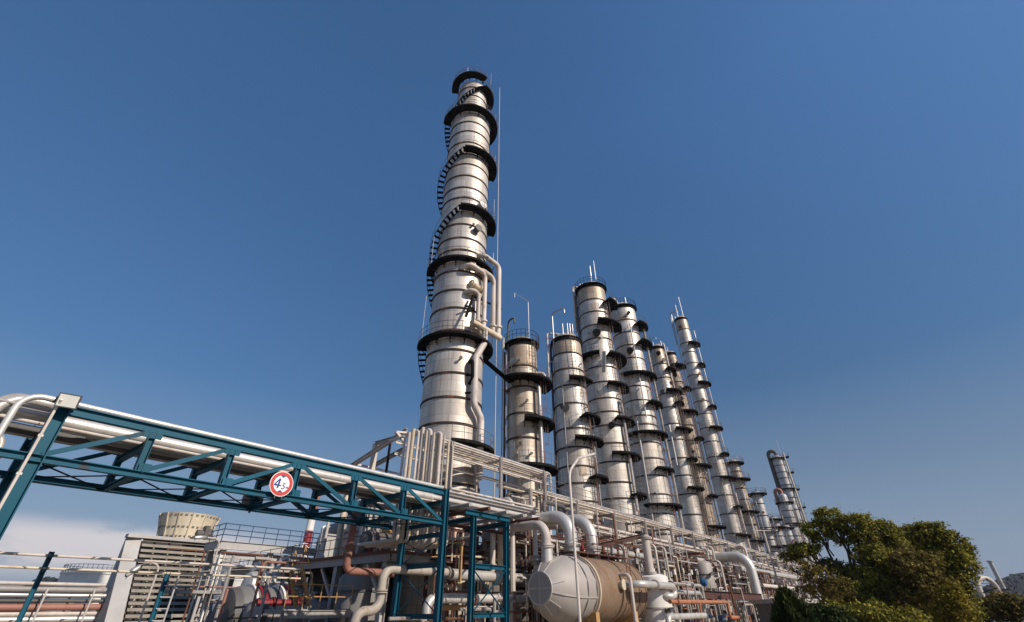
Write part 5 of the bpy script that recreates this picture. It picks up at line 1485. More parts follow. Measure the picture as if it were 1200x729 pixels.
pipe('pipe', 'silver swan-neck pipe above the stacked exchangers', path(at(326, 668, 33), ('z', 655), ('x', 340), ('z', 668)), .16, 'silver', bend=.5)
pipe('pipe', 'white pipe slanting level behind the yellow stair', path(at(305, 679, 36), ('x', 370)), .3, 'silver', bands=1.0)
# yellow stair
sy = 25.0
st = thing('stair', 'weathered yellow steel stair climbing beside the process deck', 'stair', at(350, 712, sy))
pA, pB = at(347, 711, sy), at(341, 669, sy); pC, pD = at(362, 711, sy - .2), at(353, 664, sy - .2)
part('stringer', st, M['ochre'], lambda b: b.bar(pA, pB, .08, .2))
part('stringer', st, M['ochre'], lambda b: b.bar(pC, pD, .08, .2))
for k in range(10):
    part('tread', st, M['dgrey'], lambda b: b.bar(pA.lerp(pB, (k + .5) / 10), pC.lerp(pD, (k + .5) / 10), .24, .04))
part('handrail', st, M['ochre'], lambda b: (b.tube([pA + EZ * .9, pB + EZ * .9], .03, 5), b.tube([pC + EZ * .9, pD + EZ * .9], .03, 5), [b.tube([p, p + EZ * .9], .025, 5) for p in (pA, pB, pC, pD)]))
land = at(352, 714, sy - .3)
part('landing', st, M['concrete'], lambda b: (b.box(land.x - 1.3, sy - 1.2, land.z - .16, land.x + 2.2, sy + .6, land.z), b.hbeam((land.x - 1.3, sy - 1.3, land.z - .2), (land.x + 2.2, sy - 1.3, land.z - .2), .15, .3)))
for dx_ in (-1.1, 2.0): part('post', st, M['concrete'], lambda b: b.bar((land.x + dx_, sy - .9, 0), (land.x + dx_, sy - .9, land.z - .16), .2))
def lrail(b):
    for zz in (.5, 1.0): b.tube([(land.x - 1.3, sy - 1.15, land.z + zz), (land.x + 2.2, sy - 1.15, land.z + zz)], .025, 5)
    for k in range(5): b.tube([(land.x - 1.3 + k * .87, sy - 1.15, land.z), (land.x - 1.3 + k * .87, sy - 1.15, land.z + 1)], .025, 5)
part('landing_rail', st, M['ochre'], lrail)

# near pipe rails crossing the left foreground
pr_ = thing('pipe_support', 'slim leaning-looking teal post holding the two near pipe lines at the far left', 'pipe support', (at(40, 690, 22).x, 22, 0))
tp_ = at(60, 649, 22)
part('post', pr_, M['teal'], lambda b: b.hbeam((tp_.x, 22, 0), tp_ + EZ * .06, .13, .13, EX, .015))
part('arm', pr_, M['teal'], lambda b: (b.bar((tp_.x, 21.7, tp_.z - .08), (tp_.x, 22.3, tp_.z - .08), .07), b.bar((tp_.x, 21.7, at(56, 666, 22).z - .08), (tp_.x, 22.3, at(56, 666, 22).z - .08), .07)))
pr2 = thing('pipe_support', 'second slim teal post on the pipe lines, before the cooling tower louvres', 'pipe support', (at(186, 700, 22).x, 22, 0))
tq = at(197, 671, 22)
part('post', pr2, M['teal'], lambda b: b.hbeam((tq.x, 22, 0), (tq.x, 22, tq.z), .14, .14, EX, .015))
part('ladder', pr2, M['galv'], lambda b: (b.bar((tq.x + .35, 21.9, 0), (tq.x + .35, 21.9, tq.z - .1), .05), [b.bar((tq.x, 21.95, .3 + .35 * k), (tq.x + .35, 21.9, .3 + .35 * k), .03) for k in range(7)]))
for k, (y0, lb_, r, m) in enumerate(((648, 'upper white pipe line crossing the far left foreground', .042, 'white'), (664, 'lower pipe line crossing the far left foreground', .038, 'cream'))):
    p = at(0, y0, 22)
    pipe('pipe', lb_, [p - EX * 8, slide(p, EX, 'x', 352)], r, m)
lp_ = at(150, 729, 30); 
l0 = Vector((at(163, 729, 28).x, 28, 0)); l1 = slide(l0, EZ, 'y', 662); l2 = at(164, 664, 28.5)
lamp('thin white swan-neck lamp before the louvres of the cooling tower', l0, [l1, l1 + EZ * .1 - EX * .5, l2], .045, 'white', l2, (-.6, 0, -.6))
l0 = Vector((at(229, 729, 34).x, 34, 0)); l1 = slide(l0, EZ, 'y', 632); l2 = at(243, 630, 34)
lamp('thin white swan-neck lamp between the cooling tower and the white-columned structure', l0, [l1, l2], .05, 'white', at(240, 630, 34), (-1, 0, -.1))
# low pipe track at far left
for k, (y, m, r, lb_) in enumerate(((683, 'white', .11, 'topmost off-white pipe of the low track left of the cooling tower'), (690, 'grey', .17, 'dark grey pipe second from the top in the low track'),
                                   (697, 'silver', .12, 'silver pipe in the middle of the low track'), (704, 'dgrey', .1, 'blackish thin pipe in the low track'), (712, 'pink', .2, 'rust-pink jacketed pipe of the low track'),
                                   (720, 'white', .14, 'lowest white pipe of the low track'), (727, 'silver', .2, 'silver pipe at the very foot of the low track'))):
    p = at(0, y, 44 + k * .1)
    pipe('pipe', lb_, [p - EX * 18, slide(p, EX, 'x', 124)], r, m, bands=2.2 if k in (4, 6) else 0)
tk = thing('pipe_support', 'low grey steel trestles under the pipe track left of the cooling tower', 'pipe support', (0, 44.5, 0))
for k in range(9):
    x = -8 + k * 2.4
    part('post', tk, M['galv'], lambda b: b.bar((x, 44.8, 0), (x, 44.8, 2.9), .12))
    part('post', tk, M['galv'], lambda b: b.bar((x + .9, 43.6, 0), (x + .9, 43.6, 2.9), .09))
    part('cross_beam', tk, M['galv'], lambda b: b.bar((x, 43.4, 1.25), (x, 45.2, 1.25), .1))

# ------------------------------------------------------------------ crowded pipework under and behind the long rack
J = random.Random(77)
NM = {'white': 'off-white', 'silver': 'silver', 'grey': 'grey', 'cream': 'cream', 'rust': 'rusty', 'brown': 'brown', 'pink': 'faded red', 'galv': 'galvanised', 'dgrey': 'dark grey', 'orange': 'orange', 'red': 'red', 'oldwhite': 'grimy white'}
zones = [(20, 27, 'between the teal trestle and the drum'), (27, 36, 'behind the drum'), (36, 48, 'behind the pale upright vessel'), (48, 64, 'under the rack left of the biggest bend'), (64, 84, 'under the rack behind the biggest bend'), (84, 112, 'at the far end of the rack')]
def jlabel(kind, m, r, zn):
    s = 'slim' if r < .07 else 'medium' if r < .12 else 'stout'
    return f'{s} {NM[m]} {kind} {zn}'
def jungle(n, zi, mats):
    xa, xb, zn = zones[zi]
    for _ in range(n):
        x = J.uniform(xa, xb); y = J.uniform(19.2, 24.4); r = J.choice([.05, .06, .08, .1, .13, .16])
        m = J.choice(mats)
        k = J.random()
        z1 = J.uniform(3.5, 8.3)
        if k < .34:
            pts = [(x, y, J.choice([0, 0, z_])), (x, y, z1), (x + J.choice([-1, 1]) * J.uniform(.8, 4), y, z1)]; kind = 'bent pipe'
            if J.random() < .5: pts.append((pts[-1][0], y, z1 - J.uniform(.6, 2)))
        elif k < .52:
            pts = [(x, y, J.choice([0, z_])), (x, y, z1), (x, y + J.uniform(.6, 1.6), z1)]; kind = 'riser turning back'
        elif k < .72:
            z = J.uniform(1.2, 7); ln = J.uniform(2.5, 8)
            pts = [(x - ln / 2, y, z), (x + ln / 2, y, z)]
            kind = 'level pipe'
            if J.random() < .5: pts.append((x + ln / 2, y, z - J.uniform(.5, 1.2))); kind = 'level pipe with a dropped end'
        elif k < .84:
            z = J.uniform(2, 6.5); pts = [(x, 19.0, z), (x, 24.8, z)]; kind = 'pipe running front to back'
        else:
            pts = [(x, y, 0), (x, y, J.uniform(4, 8.2))]; kind = 'straight riser'
        fl = ()
        if J.random() < .45: fl = ((0, J.uniform(.3, .8)),)
        t = pipe('pipe', jlabel(kind, m, r, zn), pts, r, m, group=f'pipework {zn}', n=8, flange=fl, bend=r * 3.2)
        if fl and r >= .06 and J.random() < .6:
            a, c_ = Vector(pts[0]), Vector(pts[1]); p = a.lerp(c_, min(.9, fl[0][1] + .08)); d = (c_ - a).normalized()
            side = -EY
            part('valve', t, M[J.choice(['dgrey', 'rust', 'grey', 'brown'])], lambda b: (b.ring(p, d, r * 1.9, r * 3.2, 10), b.tube([p, p + side * (r * 5)], r * .35, 6), b.lathe(p + side * (r * 5), [(r * 2.0, -.015), (r * 2.4, 0), (r * 2.0, .015), (r * 1.7, 0), (r * 2.0, -.015)], 14, (d, side.cross(d), side), cap=False)))
allm = ['white', 'white', 'silver', 'grey', 'cream', 'rust', 'pink', 'galv', 'brown', 'dgrey', 'white']
for zi, n in enumerate((22, 28, 32, 40, 34, 20)): jungle(n, zi, allm)
for k, (x, y, w_, zt__, m, lb_) in enumerate(((29.5, 19.6, 5.5, 5.6, 'brown', 'brown braced steel frame behind the silver end of the drum'), (36.5, 20.0, 6, 6.0, 'rust', 'rusty braced steel frame behind the tail of the drum'), (43.5, 19.7, 5.5, 5.2, 'grey', 'grey braced steel frame behind the pale upright vessel'),
        (50.5, 20.1, 6, 5.8, 'rust', 'rusty steel frame left of the small vessel with the blue valve'), (58, 19.8, 6.5, 5.4, 'brown', 'brown steel frame right of the blue valve'), (66.5, 20.2, 7, 6.0, 'grey', 'grey steel frame behind the biggest pipe bend'), (76, 19.8, 8, 5.6, 'rust', 'rusty steel frame past the biggest pipe bend'), (88, 20, 9, 5.6, 'white', 'off-white steel frame at the far end of the rack'), (22.8, 22.3, 5.2, 5.9, 'brown', 'brown steel frame behind the teal trestle'))):
    f_ = thing('steel_framework', lb_, 'steel frame', (x, y, 0))
    x0, x1 = x - w_ / 2, x + w_ / 2
    for px_ in (x0, x, x1):
        for py_ in (y - .7, y + .7): part('post', f_, M[m], lambda b: b.hbeam((px_, py_, 0), (px_, py_, zt__), .16, .16, EX, .015))
    for zz in (zt__ - .1, zt__ * .66, zt__ * .36):
        for py_ in (y - .7, y + .7): part('long_beam', f_, M[m], lambda b: b.hbeam((x0 - .3, py_ - .1, zz), (x1 + .3, py_ - .1, zz), .12, .16))
    part('brace', f_, M[m], lambda b: b.bar((x0 + .1, y - .66, zt__ * .36), (x - .1, y - .66, zt__ * .64), .07, .02))
    part('brace', f_, M[m], lambda b: b.bar((x + .1, y - .66, zt__ * .96), (x1 - .1, y - .66, zt__ * .68), .07, .02))
    part('grating', f_, M['dark'], lambda b: b.box(x0 - .3, y - .75, zt__ * .66 + .09, x1 + .3, y + .75, zt__ * .66 + .13))
    def fr2(b):
        for zz in (.55, 1.05): b.tube([(x0 - .3, y - .82, zt__ * .66 + .1 + zz), (x1 + .3, y - .82, zt__ * .66 + .1 + zz)], .022, 5)
        for q in range(6): b.tube([(x0 - .3 + (w_ + .6) * q / 5, y - .82, zt__ * .66 + .1), (x0 - .3 + (w_ + .6) * q / 5, y - .82, zt__ * .66 + 1.15)], .02, 4)
    part('handrail', f_, M['rust' if k % 2 else 'rail'], fr2)
    for q in range(16):                      # small-bore lines and instruments fixed to the frame
        xx = J.uniform(x0, x1); za = J.uniform(.3, zt__ * .5); zb = za + J.uniform(1, 3.2)
        part('small_pipe', f_, M[J.choice(['white', 'silver', 'grey', 'rust', 'cream', 'pink'])], lambda b: b.tube([(xx, y - .95, za), (xx, y - .95, zb), (xx + J.uniform(-1.6, 1.6), y - .95, zb), ], J.choice([.03, .045, .06, .08]), 7, bend=.15))
    for q in range(7):
        xx = J.uniform(x0, x1); zz = J.choice([zt__ * .36, zt__ * .66]) + J.uniform(.3, .8)
        part('instrument_box', f_, M[J.choice(['tank', 'grey', 'dgrey', 'cream'])], lambda b: b.box(xx - .16, y - 1.05, zz, xx + .16, y - .88, zz + .4))
def small_jungle(n, xa, xb, ya, yb_, zm, zn, mats):
    for _ in range(n):
        x = J.uniform(xa, xb); y = J.uniform(ya, yb_); r = J.choice([.03, .045, .06, .08]); m = J.choice(mats); z1 = J.uniform(.8, zm)
        k = J.random()
        if k < .5: pts = [(x, y, 0), (x, y, z1), (x + J.choice([-1, 1]) * J.uniform(.5, 2), y, z1)]; kind = 'bent line'
        elif k < .75: pts = [(x - 1.2, y, z1), (x + 1.2, y, z1), (x + 1.2, y, 0)]; kind = 'line with a dropped end'
        else: pts = [(x, y, 0), (x, y, z1)]; kind = 'straight standpipe'
        t = pipe('process_line', jlabel(kind, m, r, zn), pts, r, m, group=f'lines {zn}', n=7, bend=r * 3, flange=((0, J.uniform(.4, .8)),) if J.random() < .5 else (), cat='process line')
small_jungle(26, 11.5, 17.3, 26, 33, 4.6, 'between the yellow stair and the process deck', ['rust', 'grey', 'silver', 'oldwhite', 'brown', 'pink'])
small_jungle(24, 17, 27, 18.6, 19.7, 3.2, 'at the foot of the teal trestle', ['rust', 'grey', 'oldwhite', 'brown', 'white', 'pink'])
small_jungle(30, 34, 60, 14.5, 18.5, 3.4, 'right of the drum near the ground', ['rust', 'grey', 'oldwhite', 'silver', 'white', 'pink', 'orange'])
# equipment on the process deck
DKM = ['white', 'cream', 'silver', 'grey', 'rust', 'pink', 'galv', 'brown']
for k in range(34):
    x = J.uniform(kx + .4, kx + 13); y = J.uniform(23.2, 34); r = J.choice([.05, .07, .1]); h = J.uniform(.8, 2.6)
    mm_ = J.choice(DKM)
    pts = [(x, y, kz), (x, y, kz + h)]
    kd = 'straight riser'
    if J.random() < .6: pts.append((x + J.uniform(-2.4, 2.4), y, kz + h)); kd = 'bent riser'
    pipe('riser_pipe', jlabel(kd, mm_, r, 'on the process deck behind the bridge'), pts, r, mm_, group='risers on the process deck', n=8, bend=r * 3, flange=((0, .5),) if k % 3 == 0 else ())
for k, (px, py, yy, r, ln, m, lb_) in enumerate(((447, 636, 25, .55, 2.2, 'dgrey', 'dark horizontal pot on the process deck beside the red standpipes'), (470, 632, 26, .5, 2.4, 'ochre', 'ochre stained pot on the process deck behind the teal portal'), (433, 610, 29, .6, 2.6, 'drumgrey', 'grey horizontal pot high behind the light grey vessel'))):
    p = at(px, py, yy)
    hvessel('heat_exchanger', lb_, (p.x, yy, p.z), 'x', r, ln, m, seed=90 + k, legs=True)
for k, (x, y, z, r, ln, m, lb_) in enumerate(((30, 24.2, 5.3, .7, 4.2, 'drumrust', 'tan exchanger behind the drum walkway'), (35.5, 24, 5.0, .6, 3.6, 'grey', 'grey exchanger behind the bent white pipes'), (40, 23.8, 5.1, .65, 4.2, 'cream', 'cream exchanger under the rack behind the pale vessel'),
        (47, 23.8, 4.9, .6, 4, 'drumgrey', 'silver exchanger on the pump deck under the rack'), (54.5, 24, 5.1, .8, 4.4, 'drumgrey', 'big grey exchanger on the pump deck'), (62, 23.8, 4.9, .6, 4, 'cream', 'cream exchanger on the pump deck before the very tall thin column'),
        (70, 24, 5.0, .7, 5, 'grey', 'dull exchanger on the pump deck behind the biggest bend'), (79, 23.9, 5.0, .7, 5, 'drumgrey', 'silver exchanger beyond the biggest bend'), (90, 24, 4.9, .7, 5, 'cream', 'cream exchanger near the far end of the rack'),
        (44, 19.6, 1.4, .55, 3.2, 'grey', 'low grey exchanger right of the pale vessel'), (52, 19.8, 1.5, .6, 4, 'drumrust', 'low rusty exchanger under the pump deck'), (60, 19.6, 1.4, .5, 3.4, 'white', 'low white exchanger left of the brown girder'))):
    hvessel('heat_exchanger', lb_, (x, y, z), 'x', r, ln, m, seed=30 + k)
for k, (x, y, r, z0, z1, m, lb_) in enumerate(((37.5, 23.6, .8, 4.2, 7.4, 'drumgrey', 'upright silver drum under the rack by the white swan-necks'), (45.2, 22.2, .55, 4.1, 6.4, 'white', 'slim white pot on the pump deck'), (57.5, 23, .9, 4.2, 7.2, 'drumgrey', 'upright grey drum on the pump deck under the pump-deck roof pipes'),
        (66, 22.6, .7, 4.2, 6.8, 'tank', 'white pot on the pump deck beside the very tall thin column'), (75, 22.8, .8, 4.1, 7, 'drumgrey', 'grey pot on the pump deck past the biggest bend'), (86, 23, .9, 4.1, 7, 'tank', 'white drum on the pump deck near the rack end'))):
    vessel('vertical_vessel', lb_, (x, y), r, z0, z1, m, seed=50 + k, legs=4)
for k in range(16):
    x = 34 + k * 3.4; y = J.uniform(15.5, 19); 
    pu = thing('pump', 'small grey-blue process pump on a plinth in the row before the long rack', 'pump', (x, y, 0), 'pumps in front of the rack')
    part('plinth', pu, M['concrete'], lambda b: b.box(x - .6, y - .35, 0, x + .6, y + .35, .4))
    part('motor', pu, M['blue' if k % 2 else 'dgrey'], lambda b: b.lathe((x - .25, y, .75), [(.2, -.35), (.24, -.3), (.24, .3), (.2, .35)], 16, 'x'))
    part('casing', pu, M['grey'], lambda b: (b.lathe((x + .35, y, .75), [(.1, -.25), (.3, -.1), (.3, .1), (.12, .2)], 16, 'x'), b.tube([(x + .35, y, .9), (x + .35, y, 1.8)], .07, 8)))
# shelter roof / grating panels and small grating towers under the rack
for k, (x, y, w_, d_, h_, lb_) in enumerate(((39.5, 20.2, 1.6, 1.4, 7.4, 'open white scaffold tower left of the stout riser'), (49.5, 19.8, 1.8, 1.4, 6.6, 'open white scaffold tower in the middle under the rack'), (69, 19.6, 2, 1.4, 6.6, 'open white scaffold tower by the biggest bend'))):
    sc = thing('scaffold', lb_, 'scaffold', (x, y, 0))
    for sx2 in (-1, 1):
        for sy2 in (-1, 1):
            part('post', sc, M['galv'], lambda b: b.tube([(x + sx2 * w_ / 2, y + sy2 * d_ / 2, 0), (x + sx2 * w_ / 2, y + sy2 * d_ / 2, h_)], .04, 6))
    def sr(b):
        for q in range(int(h_ / 1.1)):
            zz = .9 + q * 1.1
            for s2 in (-1, 1):
                b.tube([(x - w_ / 2, y + s2 * d_ / 2, zz), (x + w_ / 2, y + s2 * d_ / 2, zz)], .03, 5)
                b.tube([(x + s2 * w_ / 2, y - d_ / 2, zz), (x + s2 * w_ / 2, y + d_ / 2, zz)], .03, 5)
    part('rail', sc, M['galv'], sr)
    part('deck', sc, M['dark'], lambda b: [b.box(x - w_ / 2 + .05, y - d_ / 2 + .05, zz, x + w_ / 2 - .05, y + d_ / 2 - .05, zz + .05) for zz in (2.2, 4.4)])

bk = thing('shade_block', 'added dark block standing in for deep shade at the back of the process deck', 'shade_block', (20, 45, 0))  # added block, no real building; its dark face paints the deep shade
part('wall', bk, M['recess_dark'], lambda b: b.box(at(338, 690, 43.5).x, 43.5, 0, 60, 47, kz - .3))
part('roof', bk, M['dgrey'], lambda b: b.box(at(338, 690, 43.5).x - .3, 43.2, kz - .3, 60.3, 47.3, kz - .1))
# low concrete wall and clutter behind so that the plant does not open onto bare ground
bw = thing('control_building', 'long low grey control building behind the column row', 'building', (70, 36, 0))
part('wall', bw, M['wall'], lambda b: b.box(30, 33, 0, 150, 44, 5.2))
part('roof', bw, M['concrete'], lambda b: b.box(29.6, 32.6, 5.2, 150.4, 44.4, 5.5))
for k in range(20): part('window', bw, M['recess_dark'], lambda b: b.box(33 + k * 5.8, 32.95, 2.2, 36 + k * 5.8, 33.05, 4.0))

# ------------------------------------------------------------------ trees
def tree(name, label, base, crown, mat, trunk_r=.35, n=9000, leaf=.26, seed=1, group=None, cat='tree', fork=.45, droop=0, limbs=True):
    """crown: list of (centre, (rx, ry, rz)) lobes in metres; leaves are many small faces gathered in sprays"""
    rn = random.Random(seed)
    base = Vector(base)
    t = thing(name, label, cat, base, group)
    b = MB()
    top = sum((Vector(c_) for c_, _ in crown), Vector()) / len(crown)
    fk = base.lerp(Vector((top.x, top.y, top.z)), fork) + Vector((rn.uniform(-.3, .3), rn.uniform(-.3, .3), 0))
    def limb(p, q, r0, r1, k=5):
        pts = [p.lerp(q, i / k) + (Vector((rn.uniform(-1, 1), rn.uniform(-1, 1), rn.uniform(-.4, .4))) * (q - p).length * .05 if 0 < i < k else Vector()) for i in range(k + 1)]
        for i in range(k):
            d = pts[i + 1] - pts[i]
            if d.length < 1e-3: continue
            d.normalize(); u = d.cross(EX if abs(d.x) < .9 else EY).normalized(); w = d.cross(u)
            L_ = (pts[i + 1] - pts[i]).length
            b.lathe(pts[i], [(r0 + (r1 - r0) * i / k, 0), (r0 + (r1 - r0) * (i + 1) / k, L_ * 1.02)], 7, (u, w, d))
    limb(base, fk, trunk_r * 1.25, trunk_r * .8)
    if limbs:
        for c_, rr2 in crown:
            c_ = Vector(c_)
            limb(fk, c_, trunk_r * .5, trunk_r * .16)
            for q in range(5):
                e = c_ + Vector((rn.uniform(-.8, .8) * rr2[0], rn.uniform(-.8, .8) * rr2[1], rn.uniform(-.3, .85) * rr2[2]))
                limb(fk.lerp(c_, rn.uniform(.6, .95)), e, trunk_r * .18, .025, 3)
    obj('trunk', b, M['bark'], t)
    vol = [a[0] * a[1] * a[2] for _, a in crown]; vt_ = sum(v_ ** .72 for v_ in vol)
    b = MB()
    for (c_, rad), v_ in zip(crown, vol):
        c_ = Vector(c_)
        ns = max(8, int(n / 26 * v_ ** .72 / vt_))
        for _ in range(ns):
            d = Vector((rn.gauss(0, 1), rn.gauss(0, 1), rn.gauss(0, 1))).normalized()
            if d.z < -.35 and rn.random() < .5: d.z *= -1
            rr2 = rn.uniform(.55, 1.06) ** .6
            rr2 *= 1 + .14 * sin(d.x * 5 + seed) * cos(d.y * 4 + seed * 2) + .1 * sin(d.z * 9 + seed)
            s_ = c_ + Vector((d.x * rad[0], d.y * rad[1], d.z * rad[2])) * rr2
            size = rn.uniform(.4, 1.0) * leaf * 3.4
            k_ = rn.randint(18, 34)
            out = (d + EZ * .45).normalized()
            for _ in range(k_):
                p = s_ + Vector((rn.gauss(0, .5), rn.gauss(0, .5), rn.gauss(0, .34))) * size
                nrm = (out + Vector((rn.gauss(0, .75), rn.gauss(0, .75), rn.gauss(0, .75)))).normalized()
                u = nrm.cross(Vector((rn.gauss(0, 1), rn.gauss(0, 1), rn.gauss(0, 1)))).normalized(); w = nrm.cross(u)
                l = leaf * rn.uniform(.5, 1.05); wd = l * rn.uniform(.35, .55)
                b.add([p - u * l, p - w * wd + nrm * .02, p + u * l - nrm * droop * l, p + w * wd + nrm * .02], [(0, 1, 2, 3)])
    o = obj('crown', b, M[mat], t)
    return t
def lobe(x, y, d, rx, rz=None, ry=None):
    """a crown lobe centred at a picture point at horizontal distance d; rx is its half width in picture px"""
    p = atd(x, y, d)
    dep = -(RC.transposed() @ (p - EYE)).z
    m_ = rx * dep / FPX * 1.1
    mz = (rz or rx) * dep / FPX * .88
    return (tuple(p), (m_ * .9, m_ * .9, mz))
D1, D2 = 46.0, 50.0
def foot(x, d): p = atd(x, 690, d); return (p.x, p.y, 0)
tree('broadleaf_tree', 'tall dark evergreen tree with gappy lobed crown, beside the far towers', foot(1012, D1),
     [lobe(970, 607, D1, 14, 12), lobe(957, 622, D1, 15, 12), lobe(985, 625, D1, 13, 12), lobe(942, 645, D1, 17, 9), lobe(926, 652, D1, 11, 6), lobe(1003, 614, D1, 15, 13), lobe(1012, 632, D1, 15, 14), lobe(1033, 624, D1 + 1, 17, 14), lobe(1046, 640, D1 + 1, 16, 15),
      lobe(1022, 652, D1, 20, 16), lobe(1040, 664, D1, 22, 18), lobe(972, 664, D1 + 1, 15, 8), lobe(1008, 676, D1, 22, 15), lobe(990, 695, D1 - 1, 26, 16), lobe(1030, 690, D1 - 1, 24, 18), lobe(1055, 690, D1, 22, 22), lobe(1020, 716, D1 - 2, 36, 15)], 'leaf', .3, 50000, .135, 3, fork=.3)
tree('broadleaf_tree', 'broad olive-green evergreen tree with rounded outer crown, right-hand one of the big pair', foot(1092, D2),
     [lobe(1078, 626, D2, 15, 11), lobe(1094, 625, D2, 15, 12), lobe(1062, 632, D2, 15, 13), lobe(1110, 635, D2, 15, 12), lobe(1124, 650, D2, 15, 13), lobe(1131, 664, D2, 13, 13), lobe(1082, 645, D2, 17, 13), lobe(1100, 656, D2, 18, 15), lobe(1072, 662, D2, 20, 15),
      lobe(1118, 678, D2, 18, 15), lobe(1095, 678, D2, 22, 16), lobe(1122, 696, D2, 15, 15), lobe(1100, 700, D2 - 1, 24, 16), lobe(1075, 695, D2 - 1, 26, 20), lobe(1105, 716, D2 - 1, 30, 16)], 'leaf2', .3, 44000, .145, 8, fork=.3)
tree('broadleaf_tree', 'brownish thin-leaved tree in the gap before the big evergreens', foot(1076, 44),
     [lobe(1072, 668, 44, 24, 22), lobe(1085, 690, 44, 26, 20), lobe(1066, 705, 44, 26, 18)], 'leafbrown', .2, 9000, .16, 12)
tree('broadleaf_tree', 'small brown bare-looking tree before the far rack end', foot(962, 42),
     [lobe(958, 678, 42, 20, 16), lobe(940, 668, 42, 14, 10), lobe(975, 690, 42, 22, 16), lobe(955, 698, 42, 22, 16)], 'leafbrown', .14, 3600, .13, 15)
tree('shrub', 'bright yellow-green tall shrub at the foot of the broad olive tree', foot(1118, 40),
     [lobe(1116, 700, 40, 10, 22), lobe(1122, 718, 40, 14, 18), lobe(1108, 724, 40, 12, 14)], 'leafyellow', .08, 4200, .13, 17, cat='shrub')
tree('shrub', 'yellowish rounded shrub below the tall dark evergreen', foot(1010, 36),
     [lobe(990, 722, 36, 24, 14), lobe(1025, 726, 36, 26, 14), lobe(1058, 728, 36, 24, 12)], 'leaf2', .08, 6000, .14, 18, cat='shrub')
cp = foot(918, 30)
def conifer(label, base, h, r, seed, n=5200):
    rn = random.Random(seed); base = Vector(base)
    t = thing('conifer', label, 'conifer', base)
    b = MB(); b.lathe(base, [(.16, 0), (.02, h)], 8); obj('trunk', b, M['bark'], t)
    b = MB()
    for _ in range(n):
        z = h * (1 - rn.random() ** .62) ; z = max(.15, z)
        f_ = 1 - z / h
        a = rn.uniform(0, 2 * pi); q = r * (f_ ** .8 + .05) * (.8 + .25 * sin(a * 5 + z * 2.2)) * rn.uniform(.5, 1.08)
        d = Vector((cos(a), sin(a), 0))
        p = base + d * q + EZ * z
        u = (d * .55 + EZ * 1.0 + Vector((rn.gauss(0, .25), rn.gauss(0, .25), rn.gauss(0, .2)))).normalized(); w = u.cross(Vector((rn.gauss(0, 1), rn.gauss(0, 1), .2))).normalized()
        l = rn.uniform(.1, .24); b.add([p - u * l, p - w * l * .3, p + u * l * 1.2, p + w * l * .3], [(0, 1, 2, 3)])
    obj('crown', b, M['leafdark'], t)
cz = atd(921, 690, 30).z
conifer('dark pointed conifer beside the flat-roofed hut', cp, cz, 1.35, 4, 8000)
tree('shrub', 'dark green shrub in the shade right of the pointed conifer', foot(962, 34), [lobe(958, 722, 34, 16, 10), lobe(976, 724, 34, 16, 10)], 'leafdark', .08, 4500, .14, 33, cat='shrub')
tree('shrub', 'dark round shrub at the far right edge before the wooded hill', foot(1185, 60),
     [lobe(1178, 710, 60, 20, 12), lobe(1200, 716, 60, 22, 12), lobe(1160, 720, 60, 14, 8)], 'leafbrown', .1, 5000, .2, 25, cat='shrub')
tree('shrub', 'dark shrub low behind the yellow-green one', foot(1135, 70), [lobe(1138, 722, 70, 14, 9), lobe(1120, 720, 70, 14, 10)], 'leaf', .1, 2500, .2, 26, cat='shrub')

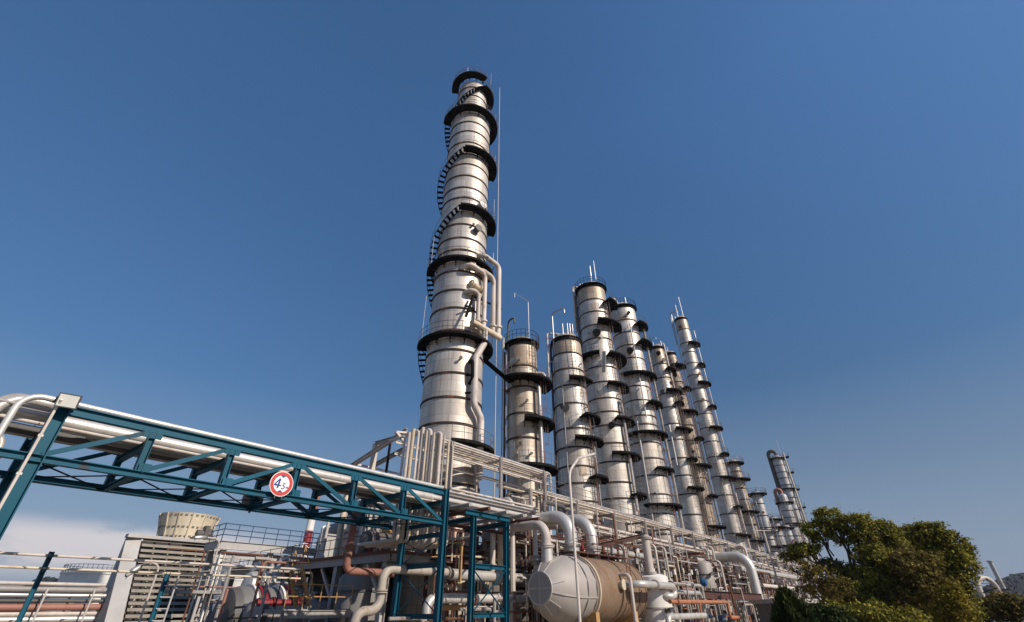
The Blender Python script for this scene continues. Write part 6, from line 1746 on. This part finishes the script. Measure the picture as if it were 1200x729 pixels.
# far right plant
q = atd(1159.5, 657, 150)
pipe('chimney', 'slim grey chimney leaning from the lens at the far right, before the hill', [(q.x, q.y, 0), tuple(q)], .4, 'galv', n=14, flange=((0, .985),), cat='chimney')
q2 = atd(1141, 677, 130); q3 = atd(1163, 678, 133)
pipe('elbow_pipe', 'far white pipe arch beside the slim grey chimney', [(q2.x, q2.y, 0), tuple(q2), (q3.x, q3.y, q2.z), (q3.x, q3.y, 0)], .42, 'white', n=12, bend=2.2)
fr_ = atd(1150, 700, 140)
fb_ = thing('steel_platform', 'far grey steel plant structure below the white pipe arch', 'platform', (fr_.x, fr_.y, 0))
dirr = Vector((fr_.x, fr_.y, 0)).normalized(); sd_ = Vector((-dirr.y, dirr.x, 0))
F0 = Vector((fr_.x, fr_.y, 0))
zf_ = atd(1150, 692, 140).z
part('deck', fb_, M['dgrey'], lambda b: [b.prism(F0 + EZ * z, sd_ * 4.5, dirr * 3, EZ * .15) for z in (zf_, zf_ * .72, zf_ * .45)])
part('post', fb_, M['galv'], lambda b: [b.bar(F0 + sd_ * s + dirr * e, F0 + sd_ * s + dirr * e + EZ * zf_, .35) for s in (-4.2, -1.4, 1.4, 4.2) for e in (-2.8, 2.8)])
part('handrail', fb_, M['pink'], lambda b: (b.bar(F0 + sd_ * -4.4 - dirr * 2.9 + EZ * (zf_ + 1.1), F0 + sd_ * 4.4 - dirr * 2.9 + EZ * (zf_ + 1.1), .1), b.bar(F0 + sd_ * -4.4 - dirr * 2.9 + EZ * (zf_ + .6), F0 + sd_ * 4.4 - dirr * 2.9 + EZ * (zf_ + .6), .08)))
w0 = atd(1146, 716, 120)
vessel('storage_tank', 'small white tank low at the far right beneath the grey structure', (w0.x, w0.y), 2.6, .1, w0.z + .4, 'tank', cat='storage tank', seed=71, noz=0, head=.2)
rl0 = atd(1133, 694, 80); rl1 = atd(1143, 727, 60)
lad = thing('stair', 'far pale steel stair flight beside the olive tree trunk', 'stair', (rl1.x, rl1.y, 0))
part('stringer', lad, M['galv'], lambda b: (b.bar(rl0, rl1, .3), b.bar(rl0 + sd_ * 1.2, rl1 + sd_ * 1.2, .3)))
part('tread', lad, M['dgrey'], lambda b: [b.bar(rl0.lerp(rl1, k / 14), rl0.lerp(rl1, k / 14) + sd_ * 1.2, .3, .06) for k in range(1, 14)])

# ------------------------------------------------------------------ thin autumn haze over the whole place
b = MB(); b.box(-1320, -1320, -1, 1320, 1320, 105)
hzm = bpy.data.materials.new('haze'); hzm.use_nodes = True
nt = hzm.node_tree; nt.nodes.clear()
pv = nt.nodes.new('ShaderNodeVolumePrincipled'); mo = nt.nodes.new('ShaderNodeOutputMaterial')
pv.inputs['Color'].default_value = (.80, .84, .95, 1); pv.inputs['Density'].default_value = .00010; pv.inputs['Anisotropy'].default_value = .2
nt.links.new(pv.outputs[0], mo.inputs['Volume'])
tag(obj('haze', b, hzm), kind='stuff')
